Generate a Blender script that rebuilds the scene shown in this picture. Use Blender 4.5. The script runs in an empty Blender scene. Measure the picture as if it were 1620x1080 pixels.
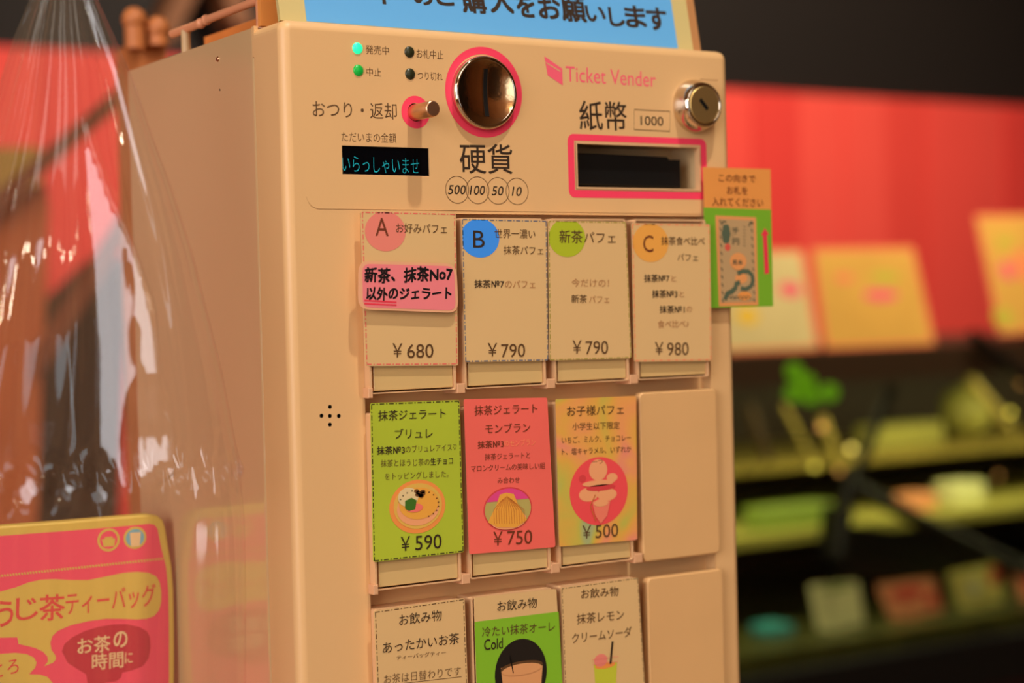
import bpy, bmesh, math, random
import numpy as np
from mathutils import Vector, Matrix

random.seed(4)
scene = bpy.context.scene
COL = scene.collection

# ------------------------------------------------------------------ camera
F_PX = 2830.2
CAM = Vector((-0.43750783, -0.90465496, 1.33505621))
RX = Vector((0.839167942, -0.543259036, -0.0258221836))      # camera right
RY = Vector((-0.030930278, -0.000268508733, -0.999521508))   # camera down
RZ = Vector((0.542992158, 0.839565094, -0.0170284769))       # camera forward
cd = bpy.data.cameras.new('camera')
cam = bpy.data.objects.new('camera', cd); COL.objects.link(cam)
M4 = Matrix((( RX.x, -RY.x, -RZ.x, CAM.x), (RX.y, -RY.y, -RZ.y, CAM.y), (RX.z, -RY.z, -RZ.z, CAM.z), (0, 0, 0, 1)))
cam.matrix_world = M4
cd.sensor_width = 36.0
cd.lens = F_PX / 1620 * 36.0
cd.clip_start = 0.05; cd.clip_end = 60
cd.dof.use_dof = True
cd.dof.focus_distance = 1.045
cd.dof.aperture_fstop = cd.lens / 1000 / 0.0165
scene.camera = cam

# ------------------------------------------------------------------ world, lights, exposure
w = bpy.data.worlds.new('world'); scene.world = w; w.use_nodes = True
w.node_tree.nodes['Background'].inputs[0].default_value = (0.10, 0.075, 0.05, 1)
w.node_tree.nodes['Background'].inputs[1].default_value = 1.0
scene.view_settings.view_transform = 'Standard'
scene.view_settings.look = 'None'
scene.view_settings.gamma = 1.0
scene.view_settings.exposure = 0.0
scene.view_settings.use_curve_mapping = False


def light(name, kind, loc, target, power, color, **kw):
    d = bpy.data.lights.new(name, kind); d.energy = power; d.color = color
    for k, v in kw.items(): setattr(d, k, v)
    o = bpy.data.objects.new(name, d); COL.objects.link(o)
    o.location = loc
    o.rotation_euler = (Vector(target) - Vector(loc)).to_track_quat('-Z', 'Y').to_euler()
    return o


# ceiling spotlight over the machine (the crisp downward shadows)
light('ceiling_spotlight', 'SPOT', (0.16, -1.02, 3.85), (0.16, 0.0, 1.3), 185, (1.0, 0.96, 0.87),
      spot_size=math.radians(34), spot_blend=0.6, shadow_soft_size=0.035)
# cool fill added for the left side and the bag's streaks
light('left_fill_light', 'AREA', (-3.3, -1.4, 1.9), (0.0, 0.0, 1.3), 105, (0.95, 0.96, 1.0),
      shape='RECTANGLE', size=2.3, size_y=2.2)
# soft overhead fill, added to lift the shadows
light('overhead_fill_light', 'AREA', (-0.6, -2.4, 3.7), (0.1, 0.0, 1.2), 30, (1.0, 0.92, 0.82),
      shape='RECTANGLE', size=2.6, size_y=1.6)
for i_, (px_, py_) in enumerate(((-2.2, -2.6), (-1.2, -3.0), (0.2, -3.1))):  # points added to wash the unseen ceiling and sparkle in the dial
    light('front_fill_point', 'POINT', (px_, py_, 2.7), (px_, py_, 0), 14, (1.0, 0.80, 0.56), shadow_soft_size=0.06)
light('wall_fill_spot', 'SPOT', (2.3, 1.0, 3.8), (2.7, 3.2, 1.6), 480, (1.0, 0.84, 0.68),
      spot_size=math.radians(95), spot_blend=0.9, shadow_soft_size=0.1)  # spot added to brighten the pink back wall
light('counter_spotlight', 'SPOT', (1.6, 0.2, 3.8), (1.9, 1.7, 1.3), 88, (1.0, 0.86, 0.66),
      spot_size=math.radians(34), spot_blend=0.7, shadow_soft_size=0.08)
light('case_fill_light', 'AREA', (2.6, 1.76, 1.19), (2.6, 1.95, 0.6), 9, (1.0, 0.93, 0.52),
      shape='RECTANGLE', size=3.2, size_y=0.05)  # area light added inside the case to lift its dark shelves
light('rear_spotlight', 'SPOT', (-0.2, 1.6, 3.8), (0.6, 3.2, 1.6), 110, (1.0, 0.80, 0.62),
      spot_size=math.radians(60), spot_blend=0.9, shadow_soft_size=0.1)

# ------------------------------------------------------------------ colours and materials
KW = (1.0, 0.93, 0.86)     # how bright a white surface comes out on the machine front


def lin(c):
    c = c / 255.0
    return c / 12.92 if c <= 0.04045 else ((c + 0.055) / 1.055) ** 2.4


def alb(rgb, k=KW):
    return tuple(min(0.97, lin(v) / kk) for v, kk in zip(rgb, k))


MATS = {}


def mat(name, rgb, rough=0.55, metal=0.0, emit=0.0, spec=0.4, bump=0.0, bscale=400, k=KW, vary=0.0, vscale=6, coat=0.0):
    if name in MATS: return MATS[name]
    m = bpy.data.materials.new(name); m.use_nodes = True
    nt = m.node_tree; b = nt.nodes['Principled BSDF']
    c = alb(rgb, k)
    b.inputs['Base Color'].default_value = (*c, 1)
    b.inputs['Roughness'].default_value = rough
    b.inputs['Metallic'].default_value = metal
    b.inputs['Specular IOR Level'].default_value = spec
    b.inputs['Coat Weight'].default_value = coat
    b.inputs['Coat Roughness'].default_value = 0.10
    b.inputs['Coat IOR'].default_value = 1.5 if coat < 1 else 1.8
    if emit > 0:
        b.inputs['Emission Color'].default_value = (*[lin(v) for v in rgb], 1)
        b.inputs['Emission Strength'].default_value = emit
    if vary > 0 or bump > 0:
        tc = nt.nodes.new('ShaderNodeTexCoord')
    if vary > 0:
        n = nt.nodes.new('ShaderNodeTexNoise'); n.inputs['Scale'].default_value = vscale; n.inputs['Detail'].default_value = 4
        nt.links.new(tc.outputs['Object'], n.inputs['Vector'])
        r = nt.nodes.new('ShaderNodeValToRGB')
        r.color_ramp.elements[0].position = 0.3; r.color_ramp.elements[1].position = 0.7
        r.color_ramp.elements[0].color = (*[v * (1 - vary) for v in c], 1)
        r.color_ramp.elements[1].color = (*[min(1, v * (1 + vary)) for v in c], 1)
        nt.links.new(n.outputs['Fac'], r.inputs['Fac']); nt.links.new(r.outputs['Color'], b.inputs['Base Color'])
    if bump > 0:
        n2 = nt.nodes.new('ShaderNodeTexNoise'); n2.inputs['Scale'].default_value = bscale
        nt.links.new(tc.outputs['Object'], n2.inputs['Vector'])
        bp = nt.nodes.new('ShaderNodeBump'); bp.inputs['Strength'].default_value = bump; bp.inputs['Distance'].default_value = 0.0004
        nt.links.new(n2.outputs['Fac'], bp.inputs['Height']); nt.links.new(bp.outputs['Normal'], b.inputs['Normal'])
    MATS[name] = m
    return m


def ramp_mat(name, stops, scale, rough=0.5, k=KW, detail=1.5, distortion=0.6):
    m = bpy.data.materials.new(name); m.use_nodes = True
    nt = m.node_tree; b = nt.nodes['Principled BSDF']; b.inputs['Roughness'].default_value = rough
    b.inputs['Specular IOR Level'].default_value = 0.3
    tc = nt.nodes.new('ShaderNodeTexCoord'); n = nt.nodes.new('ShaderNodeTexNoise')
    n.inputs['Scale'].default_value = scale; n.inputs['Detail'].default_value = detail; n.inputs['Distortion'].default_value = distortion
    nt.links.new(tc.outputs['Object'], n.inputs['Vector'])
    r = nt.nodes.new('ShaderNodeValToRGB'); e = r.color_ramp.elements
    for i, (p, c) in enumerate(stops):
        el = e[i] if i < 2 else e.new(p)
        el.position = p; el.color = (*alb(c, k), 1)
    nt.links.new(n.outputs['Fac'], r.inputs['Fac']); nt.links.new(r.outputs['Color'], b.inputs['Base Color'])
    MATS[name] = m
    return m


def clear_film(name, tint=(1, 1, 1), gloss=0.12, rough=0.06, body=0.0, bodycol=(0.8, 0.7, 0.6), fres=1.25):
    m = bpy.data.materials.new(name); m.use_nodes = True
    nt = m.node_tree; nt.nodes.clear()
    out = nt.nodes.new('ShaderNodeOutputMaterial')
    tr = nt.nodes.new('ShaderNodeBsdfTransparent'); tr.inputs[0].default_value = (*tint, 1)
    gl = nt.nodes.new('ShaderNodeBsdfGlossy'); gl.inputs['Roughness'].default_value = rough
    fr = nt.nodes.new('ShaderNodeLayerWeight'); fr.inputs['Blend'].default_value = 0.5
    pw = nt.nodes.new('ShaderNodeMath'); pw.operation = 'POWER'; pw.inputs[1].default_value = 4.5
    nt.links.new(fr.outputs['Facing'], pw.inputs[0])
    ad = nt.nodes.new('ShaderNodeMath'); ad.operation = 'MULTIPLY_ADD'
    ad.inputs[1].default_value = fres; ad.inputs[2].default_value = gloss; ad.use_clamp = True
    nt.links.new(pw.outputs[0], ad.inputs[0])
    mx = nt.nodes.new('ShaderNodeMixShader')
    nt.links.new(ad.outputs[0], mx.inputs[0]); nt.links.new(tr.outputs[0], mx.inputs[1]); nt.links.new(gl.outputs[0], mx.inputs[2])
    if body > 0:
        df = nt.nodes.new('ShaderNodeBsdfDiffuse'); df.inputs[0].default_value = (*bodycol, 1)
        m2 = nt.nodes.new('ShaderNodeMixShader'); m2.inputs[0].default_value = body
        nt.links.new(mx.outputs[0], m2.inputs[1]); nt.links.new(df.outputs[0], m2.inputs[2])
        nt.links.new(m2.outputs[0], out.inputs[0])
    else:
        nt.links.new(mx.outputs[0], out.inputs[0])
    MATS[name] = m
    return m


SHELL = (226, 172, 112)
mat('shell', SHELL, 0.42, spec=0.45, bump=0.12, bscale=900)
mat('side_shell', (217, 173, 118), 0.3, spec=0.35, coat=1.0)  # same paint as shell, tint shifted for the light on the side
mat('shell_inner', (205, 165, 115), 0.5)
mat('housing', (220, 160, 112), 0.45)
mat('strip', (216, 172, 108), 0.3, coat=0.3)
mat('cover', (222, 166, 105), 0.35, vary=0.03, vscale=20)
mat('gap_dark', (96, 66, 44), 0.6)
mat('ink', (52, 32, 14), 0.6)
mat('ink_soft', (92, 58, 26), 0.6)
mat('ink_faint', (176, 118, 68), 0.6)
mat('ink_brown', (112, 48, 18), 0.6)
mat('pink', (250, 62, 88), 0.5)
mat('logo_pink', (246, 92, 108), 0.5)
mat('chrome', (215, 200, 180), 0.06, metal=1.0, k=(1, 1, 1))
mat('chrome_dish', (235, 195, 145), 0.15, metal=1.0, k=(1, 1, 1), bump=0.25, bscale=260)
mat('rail_tan', (226, 146, 100), 0.4)
mat('brushed_steel', (220, 170, 130), 0.32, metal=1.0, k=(1, 1, 1))
mat('lock_brass', (225, 190, 120), 0.42, metal=1.0, k=(1, 1, 1))
mat('black', (10, 8, 6), 0.45)
mat('black_gloss', (6, 6, 8), 0.12)
mat('lamp_off', (48, 46, 24), 0.3)
mat('led_bright', (40, 235, 160), 0.3, emit=0.85)
mat('led_dim', (20, 160, 55), 0.3, emit=0.25)
mat('vfd', (24, 150, 155), 0.4, emit=0.55)
mat('paper', (222, 174, 112), 0.55, bump=0.1, bscale=120)
mat('paper_edge', (226, 176, 118), 0.5)
mat('sleeve', (224, 170, 118), 0.35)
mat('circle_pink', (234, 126, 104), 0.5)
mat('circle_blue', (62, 142, 226), 0.5)
mat('circle_green', (176, 180, 34), 0.5)
mat('circle_orange', (236, 158, 66), 0.5)
mat('dash_red', (232, 104, 86), 0.5)
mat('dash_blue', (82, 92, 112), 0.5)
mat('dash_olive', (160, 138, 44), 0.5)
mat('dash_orange', (240, 128, 84), 0.5)
mat('sticker_pink', (240, 124, 122), 0.45)
mat('sticker_halo', (236, 166, 120), 0.35, coat=0.3)
mat('marker_black', (16, 10, 8), 0.5)
mat('green_paper', (176, 182, 44), 0.5, vary=0.06, vscale=14)
mat('red_paper', (243, 100, 82), 0.5, vary=0.06, vscale=14)
mat('faint_on_red', (246, 138, 88), 0.5)
mat('cold_green', (132, 178, 36), 0.5)
ramp_mat('rainbow_paper', [(0.30, (236, 128, 110)), (0.62, (196, 176, 70)), (0.42, (236, 152, 80)), (0.52, (226, 162, 66)), (0.7, (170, 170, 110))], 26)
mat('sign_blue', (98, 166, 212), 0.5)
mat('sign_border', (206, 178, 112), 0.45)
mat('sign_back', (206, 140, 84), 0.5)
mat('sheet_orange', (232, 144, 66), 0.5)
mat('sheet_green', (120, 166, 36), 0.5)
mat('note_paper', (188, 146, 96), 0.55)
mat('note_border', (228, 146, 80), 0.5)
mat('note_ink', (92, 84, 58), 0.6)
mat('note_red', (214, 84, 62), 0.6)
mat('note_teal', (84, 92, 66), 0.6)
mat('arrow_red', (232, 52, 66), 0.5)
mat('tape', (232, 178, 128), 0.25)
PK = (0.95, 0.86, 0.75)
mat('pouch_pink', (238, 66, 84), 0.38, k=PK, coat=0.15)
mat('pouch_gold', (214, 168, 66), 0.42, k=PK)
mat('pouch_dark', (190, 28, 46), 0.4, k=PK)
mat('pouch_red', (218, 62, 50), 0.4, k=PK)
mat('pouch_cream', (232, 180, 120), 0.4, k=PK)
mat('pouch_blue', (120, 160, 160), 0.4, k=PK)
clear_film('cellophane', (0.985, 0.98, 0.97), gloss=0.062, rough=0.05, body=0.03, bodycol=(0.8, 0.62, 0.42), fres=0.35)
clear_film('showcase_glass', (0.94, 0.94, 0.86), gloss=0.03, rough=0.03, fres=0.5)

# ------------------------------------------------------------------ mesh helpers


class MB:
    def __init__(self):
        self.v = []; self.f = []; self.m = []; self.s = []; self.mats = []

    def mi(self, name):
        if name not in self.mats: self.mats.append(name)
        return self.mats.index(name)

    def add(self, verts, faces, m, smooth=False):
        o = len(self.v); self.v.extend([tuple(p) for p in verts]); k = self.mi(m)
        for f in faces:
            self.f.append(tuple(i + o for i in f)); self.m.append(k); self.s.append(smooth)

    def build(self, name, parent=None, origin=None, kind=None):
        me = bpy.data.meshes.new(name)
        o3 = Vector(origin) if origin is not None else Vector((0, 0, 0))
        me.from_pydata([tuple(Vector(p) - o3) for p in self.v], [], self.f)
        for n in self.mats: me.materials.append(MATS[n])
        me.polygons.foreach_set('material_index', self.m)
        me.polygons.foreach_set('use_smooth', self.s)
        me.update()
        o = bpy.data.objects.new(name, me); COL.objects.link(o)
        o.location = o3
        if parent is not None:
            o.parent = parent
            pl = parent_loc(parent)
            o.location = o3 - pl
        if kind: o['kind'] = kind
        return o


def parent_loc(p):
    l = Vector(p.location)
    while p.parent is not None:
        p = p.parent; l += Vector(p.location)
    return l


def tag(o, label, cat, group=None):
    o['label'] = label; o['category'] = cat
    if group: o['group'] = group
    return o


def empty(name, loc, label, cat, group=None):
    o = bpy.data.objects.new(name, None); COL.objects.link(o); o.location = loc
    o.empty_display_size = 0.05
    return tag(o, label, cat, group)


class Plane:
    """a flat face: origin, unit u (right), unit v (up), n towards the viewer"""
    def __init__(self, o, u=(1, 0, 0), v=(0, 0, 1)):
        self.o = Vector(o); self.u = Vector(u).normalized(); self.v = Vector(v).normalized(); self.n = self.u.cross(self.v)

    def at(self, px, py, off=0.0):
        """the place on this face seen at a photograph pixel"""
        r = RX * ((px - 810) / F_PX) + RY * ((py - 540) / F_PX) + RZ
        t = ((self.o + self.n * off) - CAM).dot(self.n) / r.dot(self.n)
        p = CAM + r * t - self.o
        return (p.dot(self.u), p.dot(self.v))

    def w(self, u, v, n=0.0):
        return self.o + self.u * u + self.v * v + self.n * n

    def depth(self, u, v):
        return (self.w(u, v) - CAM).dot(RZ)

    def shift(self, n):
        return Plane(self.o + self.n * n, self.u, self.v)


FRONT = Plane((0, 0, 0))


def flat(mb, pl, pts, n, m):
    mb.add([pl.w(u, v, n) for u, v in pts], [tuple(range(len(pts)))], m)


def area2(p):
    return sum(p[i][0] * p[(i + 1) % len(p)][1] - p[(i + 1) % len(p)][0] * p[i][1] for i in range(len(p)))


def prism(mb, pl, pts, n0, n1, m, mside=None, bev=0.0, smooth=False):
    """solid slab from n0 (back) to n1 (front); bev rounds the front rim"""
    if area2(pts) < 0: pts = pts[::-1]
    k = len(pts)
    rings = [(pts, n0)]
    if bev > 0:
        for a in (0, 35, 65, 90):
            a = math.radians(a)
            rings.append((inset(pts, bev * (1 - math.cos(a))), n1 - bev * (1 - math.sin(a))))
    else:
        rings.append((pts, n1))
    vs = [pl.w(u, v, n) for r, n in rings for u, v in r]
    fs = []
    for j in range(len(rings) - 1):
        for i in range(k):
            a, b = j * k + i, j * k + (i + 1) % k
            fs.append((a, b, b + k, a + k))
    mb.add(vs, fs, mside or m, smooth)
    mb.add([pl.w(u, v, rings[-1][1]) for u, v in rings[-1][0]], [tuple(range(k))], m)
    mb.add([pl.w(u, v, n0) for u, v in pts], [tuple(range(k))[::-1]], mside or m)


def inset(pts, d):
    if d <= 0: return list(pts)
    out = []; k = len(pts)
    for i in range(k):
        a, b, c = Vector(pts[i - 1]), Vector(pts[i]), Vector(pts[(i + 1) % k])
        e1 = (b - a); e2 = (c - b)
        if e1.length < 1e-9 or e2.length < 1e-9: out.append(tuple(b)); continue
        e1.normalize(); e2.normalize()
        n1 = Vector((-e1.y, e1.x)); n2 = Vector((-e2.y, e2.x))
        s = n1 + n2
        s = s / max(0.3, s.dot(n1)) if s.length > 1e-6 else n1
        out.append((b.x + s.x * d, b.y + s.y * d))
    return out


def rrect(x0, y0, x1, y1, r, seg=5):
    pts = []
    for cx, cy, a0 in ((x1 - r, y1 - r, 0), (x0 + r, y1 - r, 90), (x0 + r, y0 + r, 180), (x1 - r, y0 + r, 270)):
        for i in range(seg + 1):
            a = math.radians(a0 + 90 * i / seg); pts.append((cx + r * math.cos(a), cy + r * math.sin(a)))
    return pts


def rquad(q, r, seg=4):
    """rounded quadrilateral from four corners"""
    out = []
    for i in range(4):
        a, b, c = Vector(q[i - 1]), Vector(q[i]), Vector(q[(i + 1) % 4])
        p = b + (a - b).normalized() * r; s = b + (c - b).normalized() * r
        for j in range(seg + 1):
            t = j / seg
            pt = p * (1 - t) ** 2 + b * 2 * t * (1 - t) + s * t * t
            out.append((pt.x, pt.y))
    return out


def ell(cx, cy, rx, ry, seg=40, a0=0, a1=360):
    n = seg if abs(a1 - a0) >= 360 else seg + 1
    return [(cx + rx * math.cos(math.radians(a0 + (a1 - a0) * i / seg)), cy + ry * math.sin(math.radians(a0 + (a1 - a0) * i / seg))) for i in range(n)]


def ring(mb, pl, cx, cy, r0, r1, n, m, seg=64):
    a = ell(cx, cy, r0, r0, seg); b = ell(cx, cy, r1, r1, seg)
    mb.add([pl.w(u, v, n) for u, v in a + b], [(i, (i + 1) % seg, seg + (i + 1) % seg, seg + i) for i in range(seg)], m)


def stroke(mb, pl, pts, wd, n, m, closed=False):
    """flat line of width wd along 2-D points"""
    k = len(pts); L = []; Rr = []
    for i in range(k):
        a = Vector(pts[i - 1] if (i > 0 or closed) else pts[0]); b = Vector(pts[(i + 1) % k] if (i < k - 1 or closed) else pts[-1])
        d = (b - a); d = d.normalized() if d.length > 1e-9 else Vector((1, 0)); q = Vector((-d.y, d.x)) * wd / 2
        p = Vector(pts[i]); L.append(tuple(p + q)); Rr.append(tuple(p - q))
    vs = [pl.w(u, v, n) for u, v in L + Rr]
    mb.add(vs, [(i, (i + 1) % k, k + (i + 1) % k, k + i) for i in range(k if closed else k - 1)], m)


def dashes(mb, pl, quad, ins, n, m, wd=0.0005, pat=(0.0030, 0.0012, 0.0008, 0.0012), jitter=0.0):
    q = [tuple(p) for p in inset(quad if area2(quad) > 0 else quad[::-1], ins)]
    for i in range(len(q)):
        a, b = Vector(q[i]), Vector(q[(i + 1) % len(q)]); L = (b - a).length; d = (b - a).normalized(); t = 0; j = 0
        while t < L:
            s = min(pat[j % len(pat)], L - t)
            if j % 2 == 0: stroke(mb, pl, [tuple(a + d * t), tuple(a + d * (t + s))], wd, n, m)
            t += pat[j % len(pat)]; j += 1


def lathe(mb, pl, cx, cy, prof, m, seg=48, smooth=True, cap=True):
    """prof: list of (radius, n) from back to front"""
    vs = []
    for r, n in prof:
        for i in range(seg):
            a = 2 * math.pi * i / seg; vs.append(pl.w(cx + r * math.cos(a), cy + r * math.sin(a), n))
    fs = [(j * seg + i, j * seg + (i + 1) % seg, (j + 1) * seg + (i + 1) % seg, (j + 1) * seg + i) for j in range(len(prof) - 1) for i in range(seg)]
    mb.add(vs, fs, m, smooth)
    if cap and prof[-1][0] > 1e-6:
        r, n = prof[-1]; flat(mb, pl, ell(cx, cy, r, r, seg), n, m)


def box(mb, x0, x1, y0, y1, z0, z1, m):
    vs = [(x, y, z) for z in (z0, z1) for y in (y0, y1) for x in (x0, x1)]
    mb.add(vs, [(0, 2, 3, 1), (4, 5, 7, 6), (0, 1, 5, 4), (2, 6, 7, 3), (0, 4, 6, 2), (1, 3, 7, 5)], m)


def tube(mb, a, b, r, m, seg=12, caps=True):
    a = Vector(a); b = Vector(b); d = (b - a).normalized()
    x = d.orthogonal().normalized(); y = d.cross(x)
    vs = [p + x * r * math.cos(2 * math.pi * i / seg) + y * r * math.sin(2 * math.pi * i / seg) for p in (a, b) for i in range(seg)]
    mb.add(vs, [(i, (i + 1) % seg, seg + (i + 1) % seg, seg + i) for i in range(seg)], m, True)
    if caps: mb.add(vs, [tuple(range(seg))[::-1], tuple(range(seg, 2 * seg))], m)


def ball(mb, c, r, m, seg=14, rings=8, sz=1.0):
    c = Vector(c); vs = [c + Vector((0, 0, r * sz))]
    for j in range(1, rings):
        t = math.pi * j / rings
        for i in range(seg):
            p = 2 * math.pi * i / seg; vs.append(c + Vector((r * math.sin(t) * math.cos(p), r * math.sin(t) * math.sin(p), r * sz * math.cos(t))))
    vs.append(c - Vector((0, 0, r * sz)))
    fs = [(0, 1 + i, 1 + (i + 1) % seg) for i in range(seg)]
    for j in range(rings - 2):
        for i in range(seg):
            a = 1 + j * seg + i; b = 1 + j * seg + (i + 1) % seg; fs.append((a, a + seg, b + seg, b))
    l = len(vs) - 1; o = 1 + (rings - 2) * seg
    fs += [(l, o + (i + 1) % seg, o + i) for i in range(seg)]
    mb.add(vs, fs, m, True)


_T = {}


def glyphs(body, bold):
    key = (body, bold)
    if key in _T: return _T[key]
    c = bpy.data.curves.new('t', 'FONT'); c.body = body; c.size = 1.0; c.resolution_u = 3
    c.offset = bold
    o = bpy.data.objects.new('t', c); COL.objects.link(o)
    dg = bpy.context.evaluated_depsgraph_get()
    me = bpy.data.meshes.new_from_object(o.evaluated_get(dg))
    vs = np.array([tuple(v.co)[:2] for v in me.vertices]); fs = [tuple(p.vertices) for p in me.polygons]
    bpy.data.objects.remove(o); bpy.data.curves.remove(c); bpy.data.meshes.remove(me)
    lo = vs.min(0); hi = vs.max(0)
    vs = (vs - lo) / np.maximum(hi - lo, 1e-6)
    _T[key] = (vs, fs)
    return _T[key]


def text(mb, pl, body, l, r, hpx, n, m, bold=0.0, shear=0.0, wob=0.0):
    """print whose ink runs from pixel l to pixel r (mid-height points) and is hpx tall"""
    vs, fs = glyphs(body, min(0.0, bold))
    a = Vector(pl.at(*l, n)); b = Vector(pl.at(*r, n)); d = b - a; W = d.length; d.normalize(); q = Vector((-d.y, d.x))
    H = hpx / F_PX * pl.depth(*((a + b) / 2))
    out = []
    for x, y in vs:
        yy = (y - 0.5) * H
        p = a + d * (x * W + yy * shear) + q * (yy + wob * H * math.sin(x * 23) * 0.5)
        out.append((p.x, p.y))
    s = max(0.0, bold) * H
    for j, (ox, oy) in enumerate(((0, 0),) if s == 0 else ((-s, -s), (s, -s), (-s, s), (s, s))):
        mb.add([pl.w(x + ox, y + oy, n + j * 4e-6) for x, y in out], fs, m)


def quad(pl, *pts, off=0.0):
    return [pl.at(x, y, off) for x, y in pts]


def boolean(o, cutter):
    md = o.modifiers.new('cut', 'BOOLEAN'); md.operation = 'DIFFERENCE'; md.solver = 'EXACT'; md.object = cutter
    dg = bpy.context.evaluated_depsgraph_get()
    me = bpy.data.meshes.new_from_object(o.evaluated_get(dg))
    o.modifiers.clear(); old = o.data; o.data = me; me.name = old.name
    bpy.data.objects.remove(cutter)


# ------------------------------------------------------------------ the room
mat('floor_brown', (168, 132, 92), 0.45, k=(1, 1, 1), vary=0.25, vscale=3)
mat('dark_wall', (20, 11, 3), 0.7, k=(1, 1, 1))
mat('dark_ceiling', (150, 118, 80), 0.8, k=(1, 1, 1))
for i_, c_ in enumerate([(238, 78, 66), (231, 72, 60), (242, 84, 70), (228, 66, 57)]):
    mat('wall_pink_%d' % i_, c_, 0.55, k=(1, 1, 1), vary=0.04, vscale=2)
mat('warm_wall', (190, 140, 90), 0.7, k=(1, 1, 1), vary=0.2, vscale=1.5)


def struct(name, x0, x1, y0, y1, z0, z1, m):
    mb = MB(); box(mb, x0, x1, y0, y1, z0, z1, m)
    return mb.build(name, kind='structure', origin=((x0 + x1) / 2, (y0 + y1) / 2, z0))


XW0, XW1, YW0, YW1, HC = -3.6, 6.0, -4.0, 3.2, 4.0
struct('floor', XW0, XW1, YW0, YW1, -0.05, 0, 'floor_brown')
struct('ceiling', XW0, XW1, YW0, YW1, HC, HC + 0.05, 'dark_ceiling')
wb = struct('wall_back', XW0, XW1, YW1, YW1 + 0.1, 0, HC, 'dark_wall')
struct('wall_left', XW0 - 0.1, XW0, YW0, YW1, 0, HC, 'warm_wall')
struct('wall_right', XW1, XW1 + 0.1, YW0, YW1, 0, HC, 'dark_wall')
struct('wall_front', XW0, XW1, YW0 - 0.1, YW0, 0, HC, 'warm_wall')
PZ = 1.972
mat('panel_dark', (52, 34, 20), 0.4, k=(1, 1, 1)); mat('panel_glow', (205, 225, 235), 0.4, emit=2.6)
struct('dark_panel_1', -1.5, -0.5, YW0, YW0 + 0.05, 0.0, 2.2, 'panel_dark')  # unseen dark panels added for contrast in the dial's reflection
struct('dark_panel_2', 1.0, 2.4, YW0, YW0 + 0.05, 0.0, 2.4, 'panel_dark')
struct('glow_panel_1', -0.2, 0.5, YW0, YW0 + 0.03, 1.0, 2.3, 'panel_glow')  # unseen glowing panels added for the dial to mirror
struct('glow_panel_2', -3.2, -2.4, YW0, YW0 + 0.03, 1.0, 2.5, 'panel_glow')
x = XW0 + 0.02; i = 0
while x < XW1 - 0.2:
    mb = MB(); box(mb, x, x + 0.176, YW1 - 0.022 - 0.004 * (i % 2), YW1, 0.05, PZ, 'wall_pink_%d' % ((i * 7 + i // 3) % 4))
    mb.build('panel', parent=wb, origin=(x, YW1, 0.05)); x += 0.18; i += 1

# ------------------------------------------------------------------ table under the machine
mat('table_wood', (150, 100, 58), 0.5, k=(1, 1, 1), vary=0.25, vscale=8)
mb = MB(); box(mb, -0.55, 0.75, -0.12, 0.62, 0.8945, 0.9295, 'table_wood')
tb = empty('table', (0.1, 0.25, 0), 'brown wooden table carrying the ticket machine and the tea pouch', 'table')
mb.build('tabletop', parent=tb, origin=(0.1, 0.25, 0.895))
for sx in (-0.5, 0.70):
    for sy in (-0.07, 0.57):
        mb = MB(); box(mb, sx - 0.03, sx + 0.03, sy - 0.03, sy + 0.03, 0, 0.895, 'table_wood'); mb.build('leg', parent=tb, origin=(sx, sy, 0))

# ------------------------------------------------------------------ ticket machine
W = 0.3215; ZB = 0.93; ZT = 1.5015
machine = empty('ticket_machine', (W / 2, 0.12, ZB), 'off-white ticket vending machine with coin dial, note slot and rows of buttons', 'ticket machine')
TOP = Plane((0, 0, ZB), (1, 0, 0), (0, 1, 0))    # n up


def fp(px, py, off=0.0):
    return FRONT.at(px, py, off)


# front door: rounded slab, rim rounded
door_pts = rrect(0.0, ZB + 0.01, W, ZT - 0.0005, 0.0062, 6)
mb = MB(); prism(mb, FRONT, door_pts, -0.036, 0.0, 'shell', bev=0.0055, smooth=True)
door = mb.build('door', parent=machine, origin=(W / 2, 0.018, ZB))
bm = bmesh.new(); bm.from_mesh(door.data); bmesh.ops.remove_doubles(bm, verts=bm.verts, dist=1e-6); bmesh.ops.recalc_face_normals(bm, faces=bm.faces); bm.to_mesh(door.data); bm.free()
door.location = (0, 0, 0); door.parent = None
for v in door.data.vertices: v.co = v.co + Vector((W / 2, 0.018, ZB))
# openings cut into the door
REC = (0.0465, 0.3005, 0.95, 1.3932)        # button field: x0, x1, z0, z1
BILL = quad(FRONT, (909.5, 224), (1106, 231.5), (1109, 302.8), (911.5, 297.6))
bx0 = (BILL[0][0] + BILL[3][0]) / 2; bx1 = (BILL[1][0] + BILL[2][0]) / 2; bz1 = (BILL[0][1] + BILL[1][1]) / 2; bz0 = (BILL[2][1] + BILL[3][1]) / 2
DSP = quad(FRONT, (540.6, 229.4), (678.9, 235.0), (679.6, 279.2), (541.8, 274.4))
dx0 = DSP[0][0]; dx1 = DSP[1][0]; dz1 = (DSP[0][1] + DSP[1][1]) / 2; dz0 = (DSP[2][1] + DSP[3][1]) / 2
LEV = fp(656.0, 178.0); SPK = [fp(*p) for p in ((522, 643.5), (508.5, 657.5), (522, 657.8), (536, 657.8), (522, 671.5))]


def cut(pts, depth, m='shell_inner'):
    mb = MB(); prism(mb, FRONT, pts, -depth, 0.01, m)
    c = mb.build('cut')
    bm = bmesh.new(); bm.from_mesh(c.data); bmesh.ops.remove_doubles(bm, verts=bm.verts, dist=1e-7); bmesh.ops.recalc_face_normals(bm, faces=bm.faces); bm.to_mesh(c.data); bm.free()
    boolean(door, c)


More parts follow.
